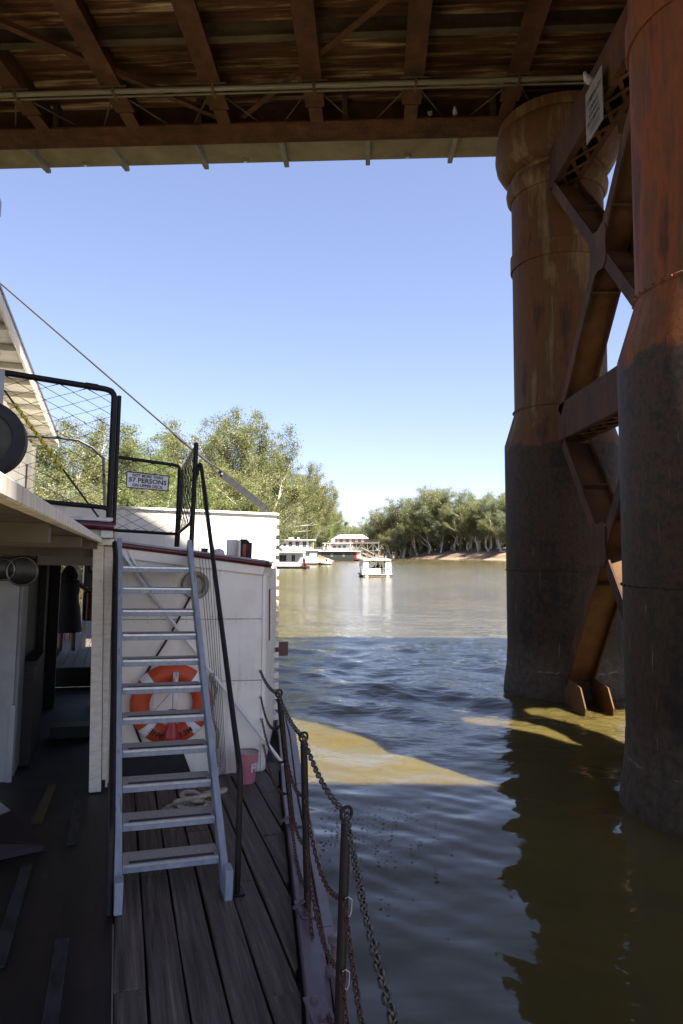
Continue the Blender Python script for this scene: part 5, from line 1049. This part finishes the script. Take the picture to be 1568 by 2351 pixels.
for i, (x, y, zz, lab) in enumerate(((-.55, 2.2, .62, 'person bending over at the left side of the tour boat'), (.42, 2.6, .75, 'person in dark clothes seated in the middle of the tour boat'), (1.0, 3.2, .4, 'person seated low at the right side of the tour boat'))):
    t = thing('person', lab, 'person', (x, y, .46), FB, 'people aboard the tour boat'); l = .35 if i == 0 else 0
    kk = lambda a, b, c: (x + a, y + b, .46 + c)
    vv = [kk(0,0,zz), kk(l*.4,.0,zz+.25-l*.2), kk(l*.9,0,zz+.47-l*.5), kk(l*1.1,0,zz+.6-l*.6), kk(l*1.25,0,zz+.74-l*.7), kk(-.12,.2,zz), kk(-.13,.35,zz-.35), kk(.12,.2,zz), kk(.13,.35,zz-.35), kk(l*.9-.2,0,zz+.42-l*.5), kk(l*.9-.28,.1,zz+.15), kk(l*.9+.2,0,zz+.42-l*.5), kk(l*.9+.26,.12,zz+.15)]
    skin_body(t, 'body', vv, [(0,1),(1,2),(2,3),(3,4),(0,5),(5,6),(0,7),(7,8),(2,9),(9,10),(2,11),(11,12)], [(.16,.12),(.16,.12),(.17,.12),.065,.1,.09,.06,.09,.06,.07,.05,.07,.05], MAT['navy'])
    part(t, 'hair', MB().blob(kk(l*1.25,0,zz+.78-l*.7), (.105, .11, .1), 10, 7), MAT['hair'], smooth='all'); 
# white houseboats moored on the left (x along the hull, y away)
def windows(t, wall, spec, y, w, h, z, mt='glass'):
    for x in spec:
        o = part(t, 'window', MB().box((x - w/2 - .06, y - .03, z - .06), (x + w/2 + .06, y - .005, z + h + .06)), MAT['boat_white'], wall)
        part(t, 'pane', MB().box((x - w/2, y - .045, z), (x - .02, y - .032, z + h)).box((x + .02, y - .045, z), (x + w/2, y - .032, z + h)), MAT[mt], wall)
def railing(t, pts, z0, z1, m='steel', n=5, rails=2):
    mb = MB()
    for a, b in zip(pts[:-1], pts[1:]):
        for k in range(rails): zz = z0 + (z1 - z0) * (k + 1) / rails; mb.tube([(a[0], a[1], zz), (b[0], b[1], zz)], .025, 5)
        for k in range(n + 1): u = k / n; x, y = a[0] + (b[0] - a[0]) * u, a[1] + (b[1] - a[1]) * u; mb.tube([(x, y, z0), (x, y, z1)], .025, 5)
    return part(t, 'railing', mb, MAT[m])
h1 = thing('houseboat', 'white two storey houseboat nearest the paddle box, with sloped upper front', 'houseboat', (0, 0, 0), local(668, 148, R(-6)))
part(h1, 'hull', MB().box((-7, 0, -.2), (3.4, 4.6, .45)).box((-7, -.12, .25), (3.6, 0, .42)), MAT['dark'])
c1 = part(h1, 'cabin', MB().box((-7, .9, .45), (2.0, 4.2, 3.35)), MAT['boat_white'])
windows(h1, c1, (-4.3, -1.9), .9, 1.5, 1.35, 1.55); windows(h1, c1, (.4,), .9, .75, 1.35, 1.55)
part(h1, 'upper_floor', MB().box((-7, -.1, 3.36), (2.6, 4.4, 3.66)), MAT['boat_white'])
part(h1, 'bow_slope', MB().hexa([(-6.9, .2, 3.67), (-1.6, .2, 3.67), (-1.6, 4, 3.67), (-6.9, 4, 3.67), (-4.6, 1.2, 4.5), (-2.6, 1.2, 4.5), (-2.6, 3.5, 4.5), (-4.6, 3.5, 4.5)]), MAT['boat_white'])
part(h1, 'upper_frame', MB().tube([(-.6, .3, 3.66), (-.3, .3, 4.7), (1.4, .3, 4.7), (2.2, .3, 3.7)], .05, 6).tube([(-.4, .3, 4.2), (1.8, .3, 4.2)], .04, 6), MAT['boat_white'])
railing(h1, [(-7, -.05), (2.6, -.05), (2.6, .9)], .46, 1.5, 'steel', 9, 3)
part(h1, 'stern_locker', MB().box((2.3, .3, .46), (3.2, 1.6, 1.15)), MAT['lamp_red']); part(h1, 'stern_post', MB().box((2.5, .5, 1.16), (3.0, .9, 2.0)), MAT['dark'])
part(h1, 'name_stripe', MB().box((-5.6, .86, 3.1), (-3.2, .895, 3.16)), MAT['ink'])
h2 = thing('houseboat', 'larger cream and white houseboat with flat roof behind the nearest one', 'houseboat', (0, 0, 0), local(690, 188, R(-4)))
part(h2, 'hull', MB().box((-9, 0, -.2), (8.2, 5, .5)), MAT['dark'])
c2 = part(h2, 'cabin', MB().box((-8.6, .6, .5), (4.4, 4.6, 3.9)), MAT['boat_cream'])
windows(h2, c2, (.1, 1.9), .6, 1.1, .9, 2.5); windows(h2, c2, (.5,), .6, 1.1, .9, 1.1)
part(h2, 'middle_deck', MB().box((-9, .2, 3.91), (5.4, 5, 4.25)), MAT['boat_white'])
u2 = part(h2, 'upper_cabin', MB().hexa([(-6.4, .9, 4.26), (2.2, .9, 4.26), (2.2, 4.4, 4.26), (-6.4, 4.4, 4.26), (-4.6, 1, 6.8), (1.6, 1, 6.8), (1.6, 4.3, 6.8), (-4.6, 4.3, 6.8)]), MAT['boat_white'])
windows(h2, u2, (-2.9, -1.0, 1.0), .92, .95, 1.4, 4.95)
part(h2, 'round_window', MB().lathe([(.4, .93), (.4, .9), (.3, .88), (.001, .88)], 20, (-4.5, 0, 5.5), 'y'), MAT['glass'], u2)
part(h2, 'roof', MB().box((-9, .2, 6.82), (3.8, 5, 7.0)), MAT['roof_white'])
for x, w in ((-6.5, .5), (-3.6, 1.4), (-1.2, .5)): part(h2, 'roof_box', MB().box((x, 2, 7.001), (x + w, 3, 7.6)), MAT['boat_cream'])
part(h2, 'awning_post', MB().box((3.4, .6, 4.26), (3.5, .7, 6.8)).box((-8.7, .6, 4.26), (-8.6, .7, 6.8)), MAT['boat_white'])
part(h2, 'tender_platform', MB().box((4.4, .4, .1), (8.2, 3, .5)), MAT['timber_grey'])
dg_ = thing('dinghy', 'white dinghy with an outboard motor at the end of the cream houseboat', 'dinghy', (0, 0, 0), local(751, 187))
part(dg_, 'hull', MB().tube([(-2.0, .4, .6), (-1.6, .3, .7), (-.4, .2, .65), (.9, .25, .65), (1.3, .3, .7)], [.1, .5, .62, .55, .3], 10), MAT['boat_white'], smooth='all')
part(dg_, 'motor', MB().box((-.3, -.3, .7), (.1, .1, 1.6)).box((-.2, -.2, -.1), (0, 0, .7)), MAT['dark']); part(dg_, 'cover', MB().blob((.1, .3, 1.35), (.5, .4, .5), 10, 7), MAT['boat_cream'], smooth='all')
# moored excursion steamer at the wharf
st = thing('excursion_steamer', 'dark hulled two deck excursion steamer with white upper deck moored by the wharf', 'boat', (0, 0, 0), local(784, 268, R(-3)))
part(st, 'hull', MB().hexa([(-10, 0, -.2), (7.2, 0, -.2), (7.2, 5, -.2), (-10, 5, -.2), (-10.4, 0, 1.1), (8.6, 0, 1.1), (8.4, 5, 1.1), (-10.4, 5, 1.1)]), MAT['dark'])
c3 = part(st, 'saloon', MB().box((-9.8, .8, 1.1), (5.6, 4.6, 3.7)), MAT['dark_green'])
for k in range(9): part(st, 'window', MB().box((-9.0 + 1.55 * k, .74, 1.7), (-8.0 + 1.55 * k, .79, 3.1)), MAT['glass' if k % 3 else 'timber_grey'], c3)
part(st, 'red_panel', MB().box((5.0, .73, 1.3), (5.9, .79, 3.5)), MAT['red'], c3); part(st, 'bow_panel', MB().hexa([(6, .7, 1.1), (7.8, .7, 1.1), (7.8, .9, 1.1), (6, .9, 1.1), (6, .7, 3.7), (7.2, .7, 3.7), (7.2, .9, 3.7), (6, .9, 3.7)]), MAT['boat_white'])
part(st, 'upper_deck', MB().box((-10.4, 0, 3.71), (7.6, 5, 4.0)), MAT['boat_white'])
railing(st, [(-10.4, .05), (7.6, .05)], 4.0, 5.4, 'boat_white', 16, 3)
c4 = part(st, 'upper_cabin', MB().box((-4, 1.6, 4.01), (2.6, 4, 6.6)), MAT['boat_cream'])
for k in range(3): part(st, 'window', MB().box((-3.4 + 1.9 * k, 1.54, 4.9), (-2.2 + 1.9 * k, 1.59, 6.0)), MAT['glass'], c4)
part(st, 'roof', MB().box((-7.5, .6, 6.9), (4.4, 5, 7.15)), MAT['boat_white'])
for x in (-7.2, -5.2, 3.8): part(st, 'post', MB().beam((x, .8, 4.0), (x + (.6 if x < 0 else -.3), .8, 6.9), .18, .18), MAT['boat_white'])
part(st, 'gangway', MB().hexa([(5.2, -.6, .7), (12, -.4, .4), (12, .4, .4), (5.2, -.1, .7), (5.2, -.6, .85), (12, -.4, .55), (12, .4, .55), (5.2, -.1, .85)]), MAT['brick_red'])
part(st, 'canopy_sail', MB().plate([(8, .5, 5.2), (13, .8, 2.6), (9.4, 2.5, 3.4)], (0, .03, .05)), MAT['boat_cream'])
# the timber wharf with its tall braced piles
wf = thing('timber_wharf', 'tall grey timber wharf on braced piles beyond the excursion steamer', 'wharf', (0, 0, 0), local(806, 326, R(-4)))
part(wf, 'deck', MB().box((-22, 0, 8.0), (13.6, 9, 8.35)), MAT['timber_grey'])
for k in range(14):
    x = -21.4 + k * 2.65
    for y in (.2, 4.2): part(wf, 'pile', MB().tube([(x, y, -2), (x, y, 8.0)], .21, 8), MAT['timber_grey'])
    if k < 13:
        for z0, z1 in ((.8, 4.2), (4.2, 7.6)):
            a, b = ((z0, z1) if k % 2 else (z1, z0)); part(wf, 'brace', MB().beam((x, -.05, a), (x + 2.65, -.05, b), .1, .24), MAT['timber_grey'])
for z in (4.2, 7.6): part(wf, 'waler', MB().box((-22, -.2, z - .15), (13.4, -.06, z + .15)), MAT['timber_grey'])
railing(wf, [(-22, .1), (13.5, .1)], 8.36, 9.5, 'timber_grey', 20, 2)
wsd = thing('wharf_shed', 'long red walled shed with a white hipped roof on the wharf', 'building', (0, 0, 8.4), wf.o.matrix_world)
ww = part(wsd, 'wall', MB().box((-8.5, 9.5, 8.0), (7.2, 15, 10.2)), MAT['brick_red']); part(wsd, 'roof', MB().hexa([(-9.5, 8.6, 10.2), (8.2, 8.6, 10.2), (8.2, 16, 10.2), (-9.5, 16, 10.2), (-6, 12, 12.1), (5, 12, 12.1), (5, 12.4, 12.1), (-6, 12.4, 12.1)]), MAT['roof_white'])
for k in range(5): part(wsd, 'door', MB().box((-7.6 + k * 3.0, 9.42, 8.4), (-6.2 + k * 3.0, 9.49, 9.9)), MAT['boat_cream'], ww)
for i, (x, ty, w, D, lab) in enumerate(((762, 1236, 8, 345, 'small pale roofed building left of the wharf shed'), (858, 1258, 7, 410, 'low grey roofed house among trees right of the wharf'))):
    b = thing('house', lab, 'house', (0, 0, 0), local(x, D)); top = EYE + (1267 - ty) / 1568 * D; w_ = part(b, 'wall', MB().box((-w/2, 0, 2), (w/2, 6, top - 2)), MAT['boat_cream'])
    part(b, 'roof', MB().hexa([(-w/2-.5, -.5, top-2), (w/2+.5, -.5, top-2), (w/2+.5, 6.5, top-2), (-w/2-.5, 6.5, top-2), (-w/4, 2.8, top), (w/4, 2.8, top), (w/4, 3.2, top), (-w/4, 3.2, top)]), MAT['roof_white']); part(b, 'window', MB().box((-1, -.05, top - 4), (1, -.01, top - 2.8)), MAT['glass'], w_)
    part(b, 'chimney', MB().box((w/4, 2.6, top - 1), (w/4 + .8, 3.4, top + .8)), MAT['brick_red'])
lp_ = thing('lamp_post', 'slim lamp post on the left bank above the houseboats', 'lamp post', (0, 0, 0), local(705, 192)); zg = float(ground((705 - 784) / 1568 * 192, 192))
part(lp_, 'pole', MB().tube([(0, 0, zg), (0, 0, 12.6), (.3, 0, 12.9)], [.1, .07, .05], 7), MAT['steel']); part(lp_, 'lamp_head', MB().box((.1, -.15, 12.85), (1.1, .15, 13.0)), MAT['steel'])
# leaf litter drifting by the hull
lt = MB(); rl = random.Random(8)
for k in range(260):
    cx, cy = rl.gauss(.15, .5), rl.gauss(8.9, .75); r = rl.uniform(.006, .03); a = rl.uniform(0, 6)
    lt.add([(cx + r * math.cos(a + i * 1.05) * rl.uniform(.5, 1), cy + r * math.sin(a + i * 1.05) * rl.uniform(.4, 1), .035) for i in range(6)], [(0, 1, 2, 3, 4, 5)])
setting('floating_litter', lt, MAT['debris'], 'stuff')
